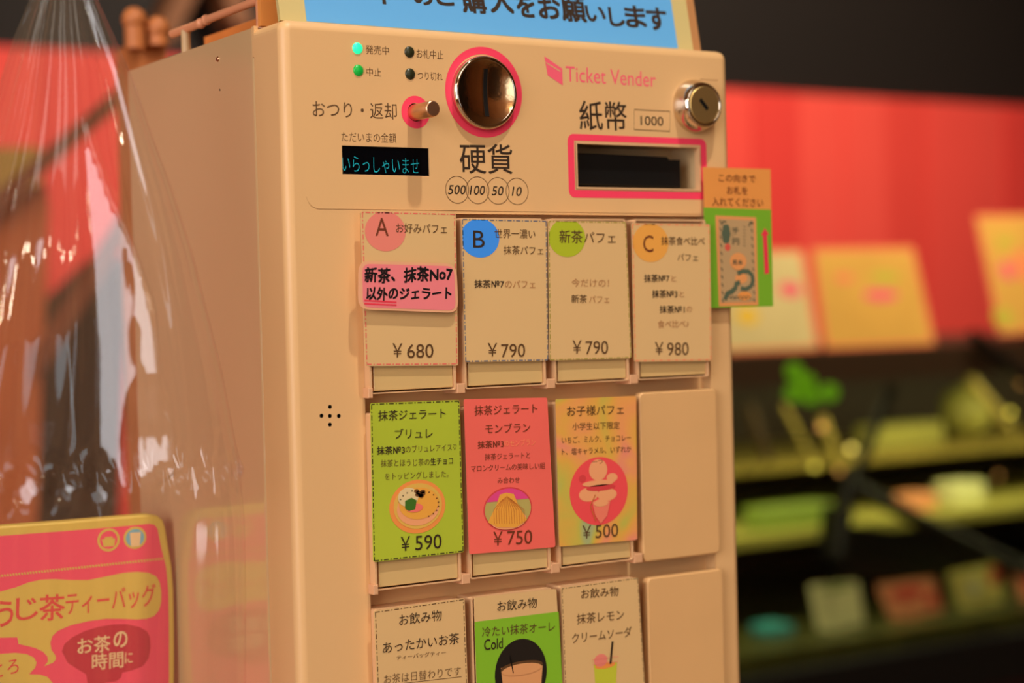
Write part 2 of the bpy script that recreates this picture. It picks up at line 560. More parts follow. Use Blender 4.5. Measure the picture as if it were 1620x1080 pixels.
cut([(REC[0], REC[2]), (REC[1], REC[2]), (REC[1], REC[3]), (REC[0], REC[3])], 0.010, 'shell')
cut([(bx0, bz0), (bx1, bz0), (bx1, bz1), (bx0, bz1)], 0.030)
cut([(dx0, dz0), (dx1, dz0), (dx1, dz1), (dx0, dz1)], 0.0015, 'black')
cut(ell(LEV[0], LEV[1], 0.0054, 0.0054, 24), 0.012, 'black')
for s in SPK: cut(ell(s[0], s[1], 0.0012, 0.0012, 14), 0.008, 'black')
# the fine panel groove under the money section
gp = [fp(*p) for p in ((484.5, 311), (487.5, 319), (493, 326.5), (503, 330.8), (640, 332.4), (780, 334.4), (900, 336), (1020, 338), (1112, 339.3))]
GW = 0.0004
cut([(a, b + GW / 2) for a, b in gp] + [(a, b - GW / 2) for a, b in gp[::-1]], 0.0012)
l0, l1 = fp(1108, 125), fp(1136, 126.6)
cut([(l0[0], l0[1]), (l0[0], l0[1] - GW), (l1[0], l0[1] - GW), (l1[0], l0[1])], 0.001)
door.parent = machine; door.location = -machine.location
door.data.materials.clear()
for mn in ('shell',): pass
# materials survive the cut in slot order
_slots = []
for mn in ('shell', 'shell_inner', 'black'):
    _slots.append(mn)
door.data.materials.append(MATS['shell'])
for p in door.data.polygons: p.material_index = 0
door.data.materials.append(MATS['black']); door.data.materials.append(MATS['shell_inner'])
for p in door.data.polygons:
    c = p.center; y = c.y
    inb = bx0 - 1e-4 <= c.x <= bx1 + 1e-4 and bz0 - 1e-4 <= c.z <= bz1 + 1e-4
    ind = dx0 - 1e-4 <= c.x <= dx1 + 1e-4 and dz0 - 1e-4 <= c.z <= dz1 + 1e-4
    if ind and y > 0.0014: p.material_index = 1
    elif inb and y > 1e-4 and y < 0.031: p.material_index = 2
    elif y > 0.0075 and y < 0.0125 and (abs(c.x - LEV[0]) < 0.006 and abs(c.z - LEV[1]) < 0.006 or any(abs(c.x - s[0]) < 0.0014 and abs(c.z - s[1]) < 0.0014 for s in SPK)): p.material_index = 1
    elif any(abs(c.x - s[0]) < 0.0014 and abs(c.z - s[1]) < 0.0014 for s in SPK) and y > 1e-4: p.material_index = 1
    p.use_smooth = False
# smooth only the rounded rim
for p in door.data.polygons:
    n = p.normal
    if abs(n.y) < 0.985 and p.center.y < 0.0076 and (p.center.x < 0.009 or p.center.x > W - 0.009 or p.center.z > ZT - 0.009): p.use_smooth = True

# rear body, side panel slightly behind the door's seam
mb = MB(); prism(mb, TOP, rrect(0.0012, 0.0380, W - 0.0012, 0.2405, 0.004, 5), 0.0, ZT - ZB, 'side_shell', smooth=False)
body = mb.build('body', parent=machine, origin=(W / 2, 0.14, ZB))
mb = MB(); box(mb, 0.0045, W - 0.0045, 0.034, 0.042, ZB + 0.004, ZT - 0.003, 'gap_dark'); mb.build('hinge_seam', parent=machine, origin=(W / 2, 0.038, ZB))
mb = MB(); box(mb, 0.0004, 0.003, 0.0362, 0.0392, 1.4845, ZT + 0.0006, 'shell'); mb.build('hinge_tab', parent=machine, origin=(0.001, 0.038, 1.4845))
SIDE = Plane((0.0012, 0, 0), (0, -1, 0), (0, 0, 1))   # n = -x
mb = MB(); c_ = SIDE.at(345, 93.5); lathe(mb, SIDE, c_[0], c_[1], [(0.0016, -0.0004), (0.0016, 0.0004), (0.0012, 0.0008)], 'brushed_steel', 16); mb.build('screw', parent=machine, origin=SIDE.w(*c_))
mb = MB(); c_ = SIDE.at(348, 142); lathe(mb, SIDE, c_[0], c_[1], [(0.0006, -0.0004), (0.0006, 0.0003)], 'gap_dark', 10); mb.build('screw', parent=machine, origin=SIDE.w(*c_))
for p_, l_, n_ in (((565.5, 76.5), 'led_bright', 'bright green lit indicator lamp'), ((566.8, 111.3), 'led_dim', 'dim green lit indicator lamp'), ((647.5, 82.3), 'lamp_off', 'dark unlit indicator lamp'), ((648.7, 117.0), 'lamp_off', 'dark unlit indicator lamp')):
    c_ = fp(*p_); mb = MB()
    lathe(mb, FRONT, c_[0], c_[1], [(0.0033, -0.0005), (0.0033, 0.0002), (0.0029, 0.0007), (0.0018, 0.0012), (0.0006, 0.0014)], l_, 24)
    o = mb.build('indicator_lamp', parent=machine, origin=FRONT.w(*c_)); o['label'] = n_

# money section print
mb = MB(); e = 0.00012
for body_, l, r, h, b_, m_ in (
    ('発売中', (578.6, 78.2), (615.1, 80.2), 14, -0.004, 'ink_soft'), ('中止', (579.8, 113.4), (603.2, 114.8), 13.5, -0.004, 'ink_soft'),
    ('お札中止', (659, 84.2), (701.4, 87.2), 14.5, -0.004, 'ink_soft'), ('つり切れ', (660.8, 119.4), (700.2, 121.4), 13, -0.004, 'ink_soft'),
    ('おつり・返却', (494.5, 171.8), (627.7, 176.3), 26, 0.0, 'ink_soft'), ('ただいまの金額', (540.2, 216.0), (626.8, 218.4), 15.5, -0.006, 'ink_soft'),
    ('硬貨', (727.6, 250.2), (810.4, 251.8), 47, 0.006, 'ink'), ('紙幣', (916.7, 182.2), (991.2, 184.0), 46, 0.006, 'ink'),
    ('Ticket Vender', (895, 116.6), (1037.3, 126.2), 24, 0.0, 'logo_pink'), ('1000', (1013.4, 190.4), (1049.2, 192.0), 14.5, 0.004, 'ink')):
    mb = MB(); text(mb, FRONT, body_, l, r, h, e, m_, b_); mb.build('lettering', parent=machine, origin=FRONT.w(*FRONT.at(*l)))
for (cx, cy), t, wpx in (((723.2, 300.0), '500', 27), ((755.6, 300.8), '100', 23), ((787.6, 301.8), '50', 17.5), ((818.0, 302.6), '10', 14.5)):
    c_ = fp(cx, cy); mb = MB(); ring(mb, FRONT, c_[0], c_[1], 0.0078, 0.00815, e, 'ink_soft')
    text(mb, FRONT, t, (cx - wpx / 2, cy - 0.2), (cx + wpx / 2, cy + 0.2), 14.5, e, 'ink', 0.008, shear=0.2); mb.build('coin_mark', parent=machine, origin=FRONT.w(*c_))
mb = MB()
q_ = quad(FRONT, (1003.3, 173.3), (1059.9, 176.3), (1059.3, 207.9), (1002.9, 204.9)); stroke(mb, FRONT, q_, 0.0005, e, 'ink_soft', True); mb.build('lettering_box', parent=machine, origin=FRONT.w(*q_[0])); mb = MB()
flat(mb, FRONT, quad(FRONT, (861, 89), (889.3, 108.6), (890.3, 135.3), (866.3, 119)), e, 'logo_pink')
flat(mb, FRONT, quad(FRONT, (861.3, 97), (886.5, 112), (886.5, 114), (866.5, 102)), e * 2, 'shell')
mb.build('emblem', parent=machine, origin=(0.16, 0, 1.44))
# pink surrounds
mb = MB(); cc = fp(765.7, 146); ring(mb, FRONT, cc[0], cc[1], 0.0226, 0.0270, e, 'pink'); mb.build('coin_dial_surround', parent=machine, origin=FRONT.w(*cc))
mb = MB(); lc = fp(657.4, 177.4); ring(mb, FRONT, lc[0], lc[1], 0.0054, 0.0095, e, 'pink', 40); mb.build('lever_surround', parent=machine, origin=FRONT.w(*lc))
mb = MB(); qo = quad(FRONT, (897.4, 211), (1117, 220.3), (1114.5, 316), (899.6, 311.8))
ox0, ox1 = qo[0][0], qo[1][0]; oz1 = (qo[0][1] + qo[1][1]) / 2; oz0 = (qo[2][1] + qo[3][1]) / 2
oo = rrect(ox0, oz0, ox1, oz1, 0.0045, 6); ii = rrect(bx0 - 0.0008, bz0 - 0.0008, bx1 + 0.0008, bz1 + 0.0008, 0.0002, 6); k = len(oo)
mb.add([FRONT.w(u, v, e) for u, v in oo + ii], [(j, (j + 1) % k, k + (j + 1) % k, k + j) for j in range(k)], 'pink')
mb.build('note_slot_surround', parent=machine, origin=FRONT.w(ox0, oz0))
# note slot: white frame and black acceptor inside
mb = MB(); fo = [(bx0, bz0), (bx1, bz0), (bx1, bz1), (bx0, bz1)]; fi = inset(fo, 0.0011)
for nn, a_, b_ in ((0.0006, fo, fi),):
    mb.add([FRONT.w(u, v, nn) for u, v in a_ + b_] + [FRONT.w(u, v, -0.004) for u, v in b_], [(j, (j + 1) % 4, 4 + (j + 1) % 4, 4 + j) for j in range(4)] + [(4 + j, 4 + (j + 1) % 4, 8 + (j + 1) % 4, 8 + j) for j in range(4)], 'sleeve')
slot_frame = mb.build('note_slot_frame', parent=machine, origin=FRONT.w(bx0, bz0))
mb = MB(); ax0, ax1 = bx0 + 0.0022, bx1 - 0.011
prism(mb, FRONT, [(ax0, bz0 + 0.003), (ax1, bz0 + 0.0022), (ax1, bz1 - 0.0085), (ax1 - 0.009, bz1 - 0.0085), (ax1 - 0.0105, bz1 - 0.0068), (ax0, bz1 - 0.0060)], -0.0298, -0.006, 'black', bev=0.001)
prism(mb, FRONT, [(ax0, bz0 + 0.0005), (ax1 - 0.004, bz0 + 0.0005), (ax1 - 0.004, bz0 + 0.004), (ax0, bz0 + 0.004)], -0.0298, -0.009, 'black')
mb.build('note_acceptor', parent=machine, origin=FRONT.w(ax0, bz0, -0.015))
# display
mb = MB(); dpl = FRONT.shift(-0.0009)
flat(mb, dpl, [(dx0, dz0), (dx1, dz0), (dx1, dz1), (dx0, dz1)], 0.0, 'black_gloss')
disp = mb.build('display', parent=machine, origin=dpl.w(dx0, dz0)); mb = MB()
text(mb, dpl, 'いらっしゃいませ', (541.5, 259.0), (663, 263.3), 25, 0.0001, 'vfd', -0.016)
o = mb.build('display_text', parent=disp, origin=dpl.w(dx0, dz0)); o['label'] = 'thin teal glowing characters'
# coin dial: chrome rim around a dished face with a bowed black slot
dc = FRONT.at(769.6, 146.2, 0.004); mb = MB(); R0 = 0.0214
lathe(mb, FRONT, dc[0], dc[1], [(R0 + 0.0006, -0.0003), (R0 + 0.0006, 0.0026), (R0 + 0.0002, 0.0040), (R0 - 0.0006, 0.0048), (R0 - 0.0014, 0.0050), (R0 - 0.0022, 0.0046)], 'chrome', 72, cap=False)
dial = mb.build('coin_dial', parent=machine, origin=FRONT.w(*dc))


def dish(r): return 0.0046 - 0.0030 * (1 - (r / (R0 - 0.0022)) ** 2)


mb = MB(); prof = [(r, dish(r)) for r in np.linspace(R0 - 0.0022, 0.0003, 14)]
lathe(mb, FRONT, dc[0], dc[1], prof, 'chrome_dish', 72); o = mb.build('dial_face', parent=dial, origin=FRONT.w(*dc)); o['label'] = 'dished polished face'
mb = MB(); L_ = []; R_ = []
for t in np.linspace(-0.0142, 0.0142, 15):
    nn = dish(abs(t)) + 0.0002
    L_.append(FRONT.w(dc[0] + 0.0005 - 0.0015, dc[1] + t, nn)); R_.append(FRONT.w(dc[0] + 0.0005 + 0.0015, dc[1] + t, nn))
mb.add(L_ + R_, [(j, j + 1, 15 + j + 1, 15 + j) for j in range(14)], 'black')
for sgn, arr in ((-1, L_), (1, R_)):
    mb.add([p + Vector((0, -0.0001, 0)) for p in arr] + [p + Vector((sgn * 0.0004, -0.0001, 0)) for p in arr], [(j, j + 1, 15 + j + 1, 15 + j) for j in range(14)], 'chrome')
mb.build('coin_slot', parent=dial, origin=FRONT.w(*dc))
# lever
mb = MB(); lv = LEV; RL = 0.00475
lathe(mb, FRONT, lv[0], lv[1], [(RL, -0.010), (RL, 0.0205), (RL - 0.0004, 0.0212), (RL - 0.0008, 0.0214)], 'brushed_steel', 40)
mb.build('return_lever', parent=machine, origin=FRONT.w(*lv))
# lock
lk = FRONT.at(1098, 168.5); mb = MB()
lathe(mb, FRONT, lk[0], lk[1], [(0.0172, -0.0003), (0.0172, 0.0018), (0.0165, 0.0038), (0.0155, 0.0068), (0.0146, 0.0092), (0.0138, 0.0106), (0.0128, 0.0112), (0.0122, 0.0108), (0.0120, 0.0098)], 'chrome', 56, cap=False)
lock = mb.build('lock', parent=machine, origin=FRONT.w(*lk)); mb = MB()
lathe(mb, FRONT, lk[0], lk[1], [(0.0121, 0.0095), (0.0119, 0.0106), (0.0112, 0.0109)], 'lock_brass', 48); mb.build('lock_barrel', parent=lock, origin=FRONT.w(*lk))
mb = MB(); k1 = FRONT.at(1107.5, 157, 0.011); k2 = FRONT.at(1119.5, 173, 0.011); stroke(mb, FRONT, [k1, k2], 0.0026, 0.0111, 'black'); mb.build('keyhole', parent=lock, origin=FRONT.w(*lk, 0.011))
# buttons: housing shell with a pale strip window at the foot; the price cards are stuck on top
COLX = [(fp(a, ya, 0.0055)[0], fp(b_, yb, 0.0055)[0]) for a, ya, b_, yb in ((584.6, 615, 721, 610), (734.8, 608, 863, 602), (877, 600, 994.5, 598), (1008.2, 596, 1120.5, 592))]
ROWZ = [(1.2898, 1.3905), (1.1776, 1.2790), (1.0654, 1.1668), (0.9560, 1.0550)]
PRO = 0.0062
for ri, (z0, z1) in enumerate(ROWZ):
    for ci, (x0, x1) in enumerate(COLX):
        if ci == 3 and ri > 0: continue
        b = MB(); prism(b, FRONT, rrect(x0 + 0.0004, z0 + 0.0016, x1 - 0.0004, z1 - 0.0004, 0.0012, 3), -0.0095, PRO - 0.0034, 'housing')
        btn = b.build('button', parent=machine, origin=FRONT.w(x0, z0))
        b = MB(); fo = rrect(x0, z0, x1, z1, 0.0014, 3); fi = rrect(x0 + 0.0012, z0 + 0.0006, x1 - 0.0012, z1 - 0.001, 0.0008, 3); k = len(fo)
        b.add([FRONT.w(u, v, PRO) for u, v in fo + fi] + [FRONT.w(u, v, -0.0097) for u, v in fo] + [FRONT.w(u, v, PRO - 0.0034) for u, v in fi],
              [(j, (j + 1) % k, k + (j + 1) % k, k + j) for j in range(k)] + [(2 * k + j, 2 * k + (j + 1) % k, (j + 1) % k, j) for j in range(k)] + [(k + j, k + (j + 1) % k, 3 * k + (j + 1) % k, 3 * k + j) for j in range(k)], 'sleeve')
        b.build('button_rim', parent=btn, origin=FRONT.w(x0, z0))
        b = MB(); prism(b, FRONT, [(x0 + 0.0032, z0 + 0.0016), (x1 - 0.0016, z0 + 0.0016), (x1 - 0.0016, z0 + 0.022), (x0 + 0.0032, z0 + 0.022)], PRO - 0.0034, PRO - 0.0012, 'strip', bev=0.0004)
        o = b.build('name_strip', parent=btn, origin=FRONT.w(x0, z0)); o['label'] = 'blank pale name strip'
    for ci in range(3):
        xa, xb = COLX[ci][1], COLX[ci + 1][0]
        if ri < 3:
            b = MB(); prism(b, FRONT, [(xa + 0.0002, z0 - 0.0022), (xb - 0.0002, z0 - 0.0022), (xb - 0.0002, z0 + 0.0035), (xa + 0.0002, z0 + 0.0035)], -0.0098, PRO + 0.0006, 'housing', bev=0.0004)
            b.build('clip', parent=machine, origin=FRONT.w(xa, z0))
    b = MB(); xa = COLX[0][0]; prism(b, FRONT, [(xa - 0.0012, z0 - 0.0022), (xa + 0.0016, z0 - 0.0022), (xa + 0.0016, z0 + 0.0035), (xa - 0.0012, z0 + 0.0035)], -0.0098, PRO + 0.0004, 'housing', bev=0.0004)
    b.build('clip', parent=machine, origin=FRONT.w(xa, z0))
# blank cover plates in the last column
for q4 in (((1012, 619), (1131, 616.5), (1143, 875), (1017.5, 889)), ((1022, 911), (1139.5, 903.5), (1155, 1180), (1033, 1200))):
    pl_ = FRONT.shift(0.0)
    qq = quad(FRONT, *q4, off=0.0055)
    b = MB(); xs = ((qq[0][0] + qq[3][0]) / 2, (qq[1][0] + qq[2][0]) / 2); zs = ((qq[2][1] + qq[3][1]) / 2, (qq[0][1] + qq[1][1]) / 2)
    prism(b, FRONT, rrect(xs[0], zs[0], xs[1], zs[1], 0.0035, 5), 0.0001, 0.0055, 'cover', bev=0.0012, smooth=False)
    b.build('cover_plate', parent=machine, origin=FRONT.w(xs[0], zs[0]))
# cable rail along the top left edge
mb = MB(); tube(mb, (0.012, 0.185, ZT + 0.0180), (0.012, 0.140, ZT + 0.0180), 0.0026, 'rail_tan'); ball(mb, (0.012, 0.139, ZT + 0.0180), 0.0034, 'rail_tan')
tube(mb, (0.012, 0.163, ZT), (0.012, 0.163, ZT + 0.0172), 0.0030, 'shell_inner')
mb.build('rail', parent=machine, origin=(0.012, 0.163, ZT))
mb = MB(); ball(mb, (0.012, 0.130, ZT + 0.0188), 0.0034, 'rail_tan'); tube(mb, (0.012, 0.130, ZT + 0.0188), (0.012, 0.05, ZT + 0.0188), 0.0026, 'rail_tan')
tube(mb, (0.012, 0.050, ZT), (0.012, 0.050, ZT + 0.0195), 0.0034, 'rail_tan')
mb.build('rail', parent=machine, origin=(0.012, 0.047, ZT))

# ------------------------------------------------------------------ price cards and notices
EP = 0.00012


def card(name, q4, m, label, off, parts, rad=0.0015, cat='card', group=None, base=None, th=0.0004):
    """a thin laminated card: q4 pixel corners, off = how far its face stands out from the machine"""
    base = base or FRONT
    qq = quad(base, *q4, off=off)
    if area2(qq) < 0: qq = qq[::-1]
    mb = MB(); prism(mb, base, rquad(qq, rad, 4), off - th, off, m)
    c = [sum(p[i] for p in qq) / 4 for i in (0, 1)]
    o = mb.build(name, origin=base.w(c[0], c[1], off)); tag(o, label, cat, group)
    pl = base.shift(off)
    for pn, fn, lab in parts:
        if isinstance(fn, list):
            mb = None
            for r in fn:
                mb = mb or MB()
                text(mb, pl, r[0], r[1], r[2], r[3], EP * 2.2, r[4], r[5] if len(r) > 5 else 0.0, r[6] if len(r) > 6 else 0.0)
                if r[0] == '￥': continue      # stays with its figures
                mb.build(pn, parent=o, origin=base.w(*pl.at(*r[1]), off)); mb = None
            continue
        mb = MB(); fn(mb, pl, qq)
        ch = mb.build(pn, parent=o, origin=base.w(c[0], c[1], off))
        if lab: ch['label'] = lab
    return o


def T(*rows): return list(rows)


def clip_circle(cx, cy, r, q):
    """circle badge clipped to the card's outline"""
    pts = ell(cx, cy, r * 1.19, r * 1.02, 64); x0 = min(p[0] for p in q) + 0.0006; z1 = max(p[1] for p in q) - 0.0006
    return [(max(p[0], x0), min(p[1], z1)) for p in pts]


def badge(px, py, rpx, m):
    def f(mb, pl, qq):
        c = pl.at(px, py); r = rpx / F_PX * pl.depth(*c); flat(mb, pl, clip_circle(c[0], c[1], r, qq), EP, m)
    return f


def border(m, ins=0.0009, wd=0.0005):
    return lambda mb, pl, qq: dashes(mb, pl, qq, ins, EP, m, wd)


def P(pl, *pts): return [pl.at(*p) for p in pts]


G = 'price cards on the buttons'
OFF = PRO + 0.0012
card('price_card', ((570.5, 333), (721, 336.5), (725, 578), (578, 579)), 'paper', 'price card with pink A circle, 680 yen, carrying a pink handwritten sticker', OFF, [
    ('badge', badge(609.5, 366, 30.8, 'circle_pink'), None), ('border', border('dash_red', 0.001, 0.0007), None),
    ('lettering', T(('A', (593.8, 358.6), (614.6, 359), 28.5, 'ink_brown'), ('お好みパフェ', (626.4, 360.4), (707, 362), 15.5, 'ink_soft'),
                    ('￥', (621, 554), (636.5, 554), 22, 'ink_soft'), ('680', (644, 555.4), (685.7, 554.6), 22, 'ink_soft')), None)], group=G)
card('price_card', ((730, 345.5), (865, 348.5), (867.5, 570.5), (735.5, 573)), 'paper', 'price card with blue B circle, 790 yen, second from the left in the top row', OFF, [
    ('badge', badge(759.3, 376.5, 30.2, 'circle_blue'), None), ('border', border('dash_blue', 0.0006, 0.0006), None),
    ('lettering', T(('B', (748.5, 378), (766.8, 378.4), 27, 'ink'), ('世界一濃い', (782.5, 369.2), (846.8, 370), 14.5, 'ink_soft'), ('抹茶パフェ', (796.7, 395.2), (859.5, 396.2), 14, 'ink_soft'),
                    ('抹茶№7', (750.5, 448.8), (797.3, 449), 12.8, 'ink', 0.012), ('のパフェ', (799, 449), (846.8, 449.4), 12, 'ink_faint', 0.0),
                    ('￥', (771.6, 553), (786.5, 553), 21, 'ink_soft'), ('790', (793, 554.6), (830.8, 553.8), 21, 'ink_soft')), None)], group=G)
card('price_card', ((867, 348.5), (990.5, 350.5), (999, 566.5), (869.5, 570.5)), 'paper', 'price card with plain green circle, 790 yen, third in the top row', OFF, [
    ('badge', badge(897, 376.2, 29.6, 'circle_green'), None), ('border', border('dash_olive', 0.0006, 0.0006), None),
    ('lettering', T(('新茶', (885, 374), (921.5, 374.5), 20.5, 'ink_soft', 0.006), ('パフェ', (924, 375), (973.9, 375.8), 16.5, 'ink_soft'),
                    ('今だけの！', (904.2, 447), (963.5, 447.4), 13, 'ink_faint'), ('新茶', (904, 472.4), (928.5, 472.6), 13, 'ink_soft', 0.006), ('パフェ', (932, 473), (964, 473), 11, 'ink_faint'),
                    ('￥', (905.7, 548.6), (920, 548.6), 21, 'ink_soft'), ('790', (926.5, 549.8), (962, 549.2), 21, 'ink_soft')), None)], group=G)
card('price_card', ((999, 352.5), (1123, 354.5), (1126, 570.5), (1003.5, 572.5)), 'paper', 'price card with orange C circle, 980 yen, beside the banknote notice', OFF + 0.0004, [
    ('badge', badge(1029.3, 384, 29.8, 'circle_orange'), None), ('border', border('dash_orange', 0.0008, 0.0007), None),
    ('lettering', T(('C', (1017.5, 385.2), (1033.8, 385.6), 26.5, 'ink_brown'), ('抹茶食べ比べ', (1046, 380.6), (1115, 381.4), 13.5, 'ink_soft', 0.004), ('パフェ', (1071.7, 406.4), (1104.3, 407), 11, 'ink_soft'),
                    ('抹茶№7', (1019, 440), (1059, 440), 12.5, 'ink', 0.01), ('と', (1062, 440.4), (1070, 440.4), 9, 'ink_faint'),
                    ('抹茶№3', (1031.7, 464.6), (1071.5, 464.6), 12.5, 'ink', 0.01), ('と', (1075, 465), (1082.7, 465), 9, 'ink_faint'),
                    ('抹茶№1', (1043.5, 489.2), (1083, 489.2), 12.5, 'ink', 0.01), ('の', (1086, 489), (1094.5, 489), 9, 'ink_faint'),
                    ('食べ比べ♪', (1040.6, 512.6), (1089.5, 511.6), 12, 'ink_faint', 0.004),
                    ('￥', (1036, 551), (1049.5, 551), 20.5, 'ink_soft'), ('980', (1055.5, 552), (1089.5, 551.2), 20.5, 'ink_soft')), None)], group=G)


def brulee(mb, pl, qq):
    C = lambda x, y, rx, ry, m, n: flat(mb, pl, ell(*pl.at(x, y), rx / F_PX * pl.depth(*pl.at(x, y)) * 1.16, ry / F_PX * pl.depth(*pl.at(x, y))), EP * n, m)
    C(660.5, 801, 44, 42.5, 'food_orange', 1); C(661, 800, 38, 36, 'food_yellow', 2); C(661, 804, 33, 27, 'food_peach', 3)
    C(662, 796, 31, 25, 'food_gold', 4); C(645, 786, 16, 15, 'food_cream', 5); C(655, 803, 13, 7, 'food_pink', 5.4)
    flat(mb, pl, P(pl, (640, 792), (650, 787), (658, 791), (656, 805), (646, 808), (640, 804)), EP * 6, 'food_green')
    for j in range(7): C(663 + 5 * math.cos(j), 780 + 4 * math.sin(j * 1.7), 4, 3, 'food_brown', 6.2)
    for j in range(14):
        a = math.radians(-60 + 17 * j); C(662 + 31 * math.cos(a), 797 - 22 * math.sin(a), 1.3, 1.0, 'food_brown', 5)


def montblanc(mb, pl, qq):
    D = lambda x, y: pl.depth(*pl.at(x, y)) / F_PX
    C = lambda x, y, rx, ry, m, n: flat(mb, pl, ell(*pl.at(x, y), rx * D(x, y) * 1.16, ry * D(x, y)), EP * n, m)
    C(803.4, 804.6, 39.4, 34.5, 'food_deep', 1); C(803.4, 805, 37.5, 32.5, 'food_olive', 2)
    c = pl.at(803.4, 805); s = D(803, 805)
    flat(mb, pl, [c_ for c_ in ell(c[0], c[1], 37.5 * s * 1.16, 32.5 * s, 40, 25, 155)], EP * 3, 'food_magenta')
    C(804, 822, 29, 15, 'food_peach', 4)
    flat(mb, pl, P(pl, (771, 826), (784, 800), (790, 782), (800, 779), (812, 781), (818, 796), (833, 822), (815, 834), (788, 834)), EP * 5, 'food_gold')
    for j in range(13):
        x_ = 781 + j * 4.0
        stroke(mb, pl, P(pl, (801 + (j - 6) * 1.2, 784 + abs(j - 6)), (x_ - 1, 806), (x_, 828)), 0.0003, EP * 6, 'food_brownish')


def parfait(mb, pl, qq):
    D = lambda x, y: pl.depth(*pl.at(x, y)) / F_PX
    C = lambda x, y, rx, ry, m, n: flat(mb, pl, ell(*pl.at(x, y), rx * D(x, y) * 1.18, ry * D(x, y)), EP * n, m)
    C(947.5, 776.5, 48, 54, 'food_red', 1); C(946, 743, 15, 17, 'food_peach', 2); C(921, 757, 6, 6, 'food_deep', 2)
    C(968, 755, 9, 7, 'food_peach', 2); C(946, 764, 26, 5, 'food_peach', 3); C(950, 771, 24, 5, 'food_deep', 3)
    C(931, 782, 16, 11, 'food_peach', 2); C(960, 782, 16, 10, 'food_peach', 2.5)
    flat(mb, pl, P(pl, (936, 793), (965, 791), (960, 815), (950, 828), (941, 815)), EP * 4, 'food_pinkish')
    stroke(mb, pl, P(pl, (941, 782), (933, 800), (942, 824)), 0.0006, EP * 5, 'food_brownish')
    C(950, 795, 12, 6, 'food_peach', 5)


mat('food_orange', (240, 140, 62)); mat('food_yellow', (226, 170, 70)); mat('food_peach', (240, 156, 100)); mat('food_gold', (236, 158, 56))
mat('food_cream', (228, 192, 132)); mat('food_pink', (240, 112, 90)); mat('food_green', (62, 104, 24)); mat('food_brown', (112, 64, 26))
mat('food_deep', (216, 62, 60)); mat('food_olive', (186, 160, 82)); mat('food_magenta', (226, 66, 120)); mat('food_brownish', (196, 104, 40))
mat('food_red', (240, 74, 72)); mat('food_pinkish', (240, 120, 90)); mat('food_black', (30, 20, 10)); mat('food_coffee', (222, 150, 92)); mat('food_lime', (196, 190, 48))
O2 = PRO + 0.0014
card('price_card', ((586, 637.5), (727, 632.5), (734, 873), (590.5, 889)), 'green_paper', 'green card for 590 yen with a brulee bowl picture and black dashed edge', O2, [
    ('border', border('ink', 0.0007, 0.0006), None), ('picture', brulee, 'printed photo of a custard bowl'),
    ('lettering', T(('抹茶ジェラート', (598.4, 657.4), (704.8, 653.4), 16, 'ink', 0.004), ('ブリュレ', (624.5, 685.8), (684.4, 684.6), 15.5, 'ink', 0.004),
                    ('抹茶№3', (596.2, 712.6), (640.3, 711.2), 12.8, 'ink', 0.014), ('のブリュレアイス♡', (642, 710.2), (722.2, 706.6), 11, 'ink_soft', -0.006),
                    ('抹茶とほうじ茶の', (602.5, 733), (679.6, 730.4), 11.5, 'ink_soft', -0.004), ('生チョコ', (681, 729.8), (716.5, 728), 11.5, 'ink', 0.008),
                    ('をトッピングしました。', (608.8, 753.6), (709.6, 749), 11, 'ink_soft', -0.006),
                    ('￥', (634, 860.4), (649, 859), 23, 'ink'), ('590', (657, 859), (698.5, 855.6), 23, 'ink')), None)], group=G)
card('price_card', ((733.8, 631.4), (865.6, 628.6), (878.8, 865), (742.6, 876.5)), 'red_paper', 'coral red card for 750 yen with a chestnut cream dessert picture', O2, [
    ('picture', montblanc, 'printed photo of a cream dessert'),
    ('lettering', T(('抹茶ジェラート', (750.5, 649.4), (849.7, 645.6), 15.5, 'ink_brown', 0.004), ('モンブラン', (767.8, 677.6), (838.7, 675.6), 15, 'ink_brown', 0.004),
                    ('抹茶№3', (755.8, 703.4), (796.8, 701.6), 12, 'ink_brown', 0.012), ('のモンブラン', (798, 700.8), (847.2, 698.8), 10.5, 'faint_on_red'),
                    ('抹茶ジェラートと', (766.9, 722.6), (838.7, 719.6), 10.5, 'ink_brown'), ('マロンクリームの美味しい組', (745, 741), (862.3, 736), 10.5, 'ink_brown'),
                    ('み合わせ', (787.3, 759.8), (822, 758.8), 10, 'ink_brown'),
                    ('￥', (780.4, 852), (795, 851), 22, 'ink_brown'), ('750', (802.5, 851), (841.8, 848.6), 22, 'ink_brown')), None)], group=G)
card('price_card', ((879, 631.6), (1006.4, 626), (1008.2, 853.5), (885.2, 864.6)), 'rainbow_paper', 'pastel orange and yellow card for 500 yen with a red oval parfait picture', O2, [
    ('picture', parfait, 'printed photo of a parfait on a red oval'),
    ('lettering', T(('お子様パフェ', (897, 650.2), (986.6, 647.2), 16, 'ink_soft', 0.004), ('小学生以下限定', (905.7, 674.4), (980.3, 672.4), 12, 'ink_soft'),
                    ('いちご、ミルク、チョコレー', (889, 696), (998, 691.6), 10.5, 'ink_soft'), ('ト、塩キャラメル、いずれか', (889, 714.4), (998.5, 710), 11, 'ink_soft'), ('一つ', (936.5, 731), (953.5, 730), 6, 'ink_brown'),
                    ('￥', (921.4, 841.6), (935, 840.8), 21, 'ink_soft'), ('500', (942, 840.6), (978, 838), 21, 'ink_soft')), None)], group=G)
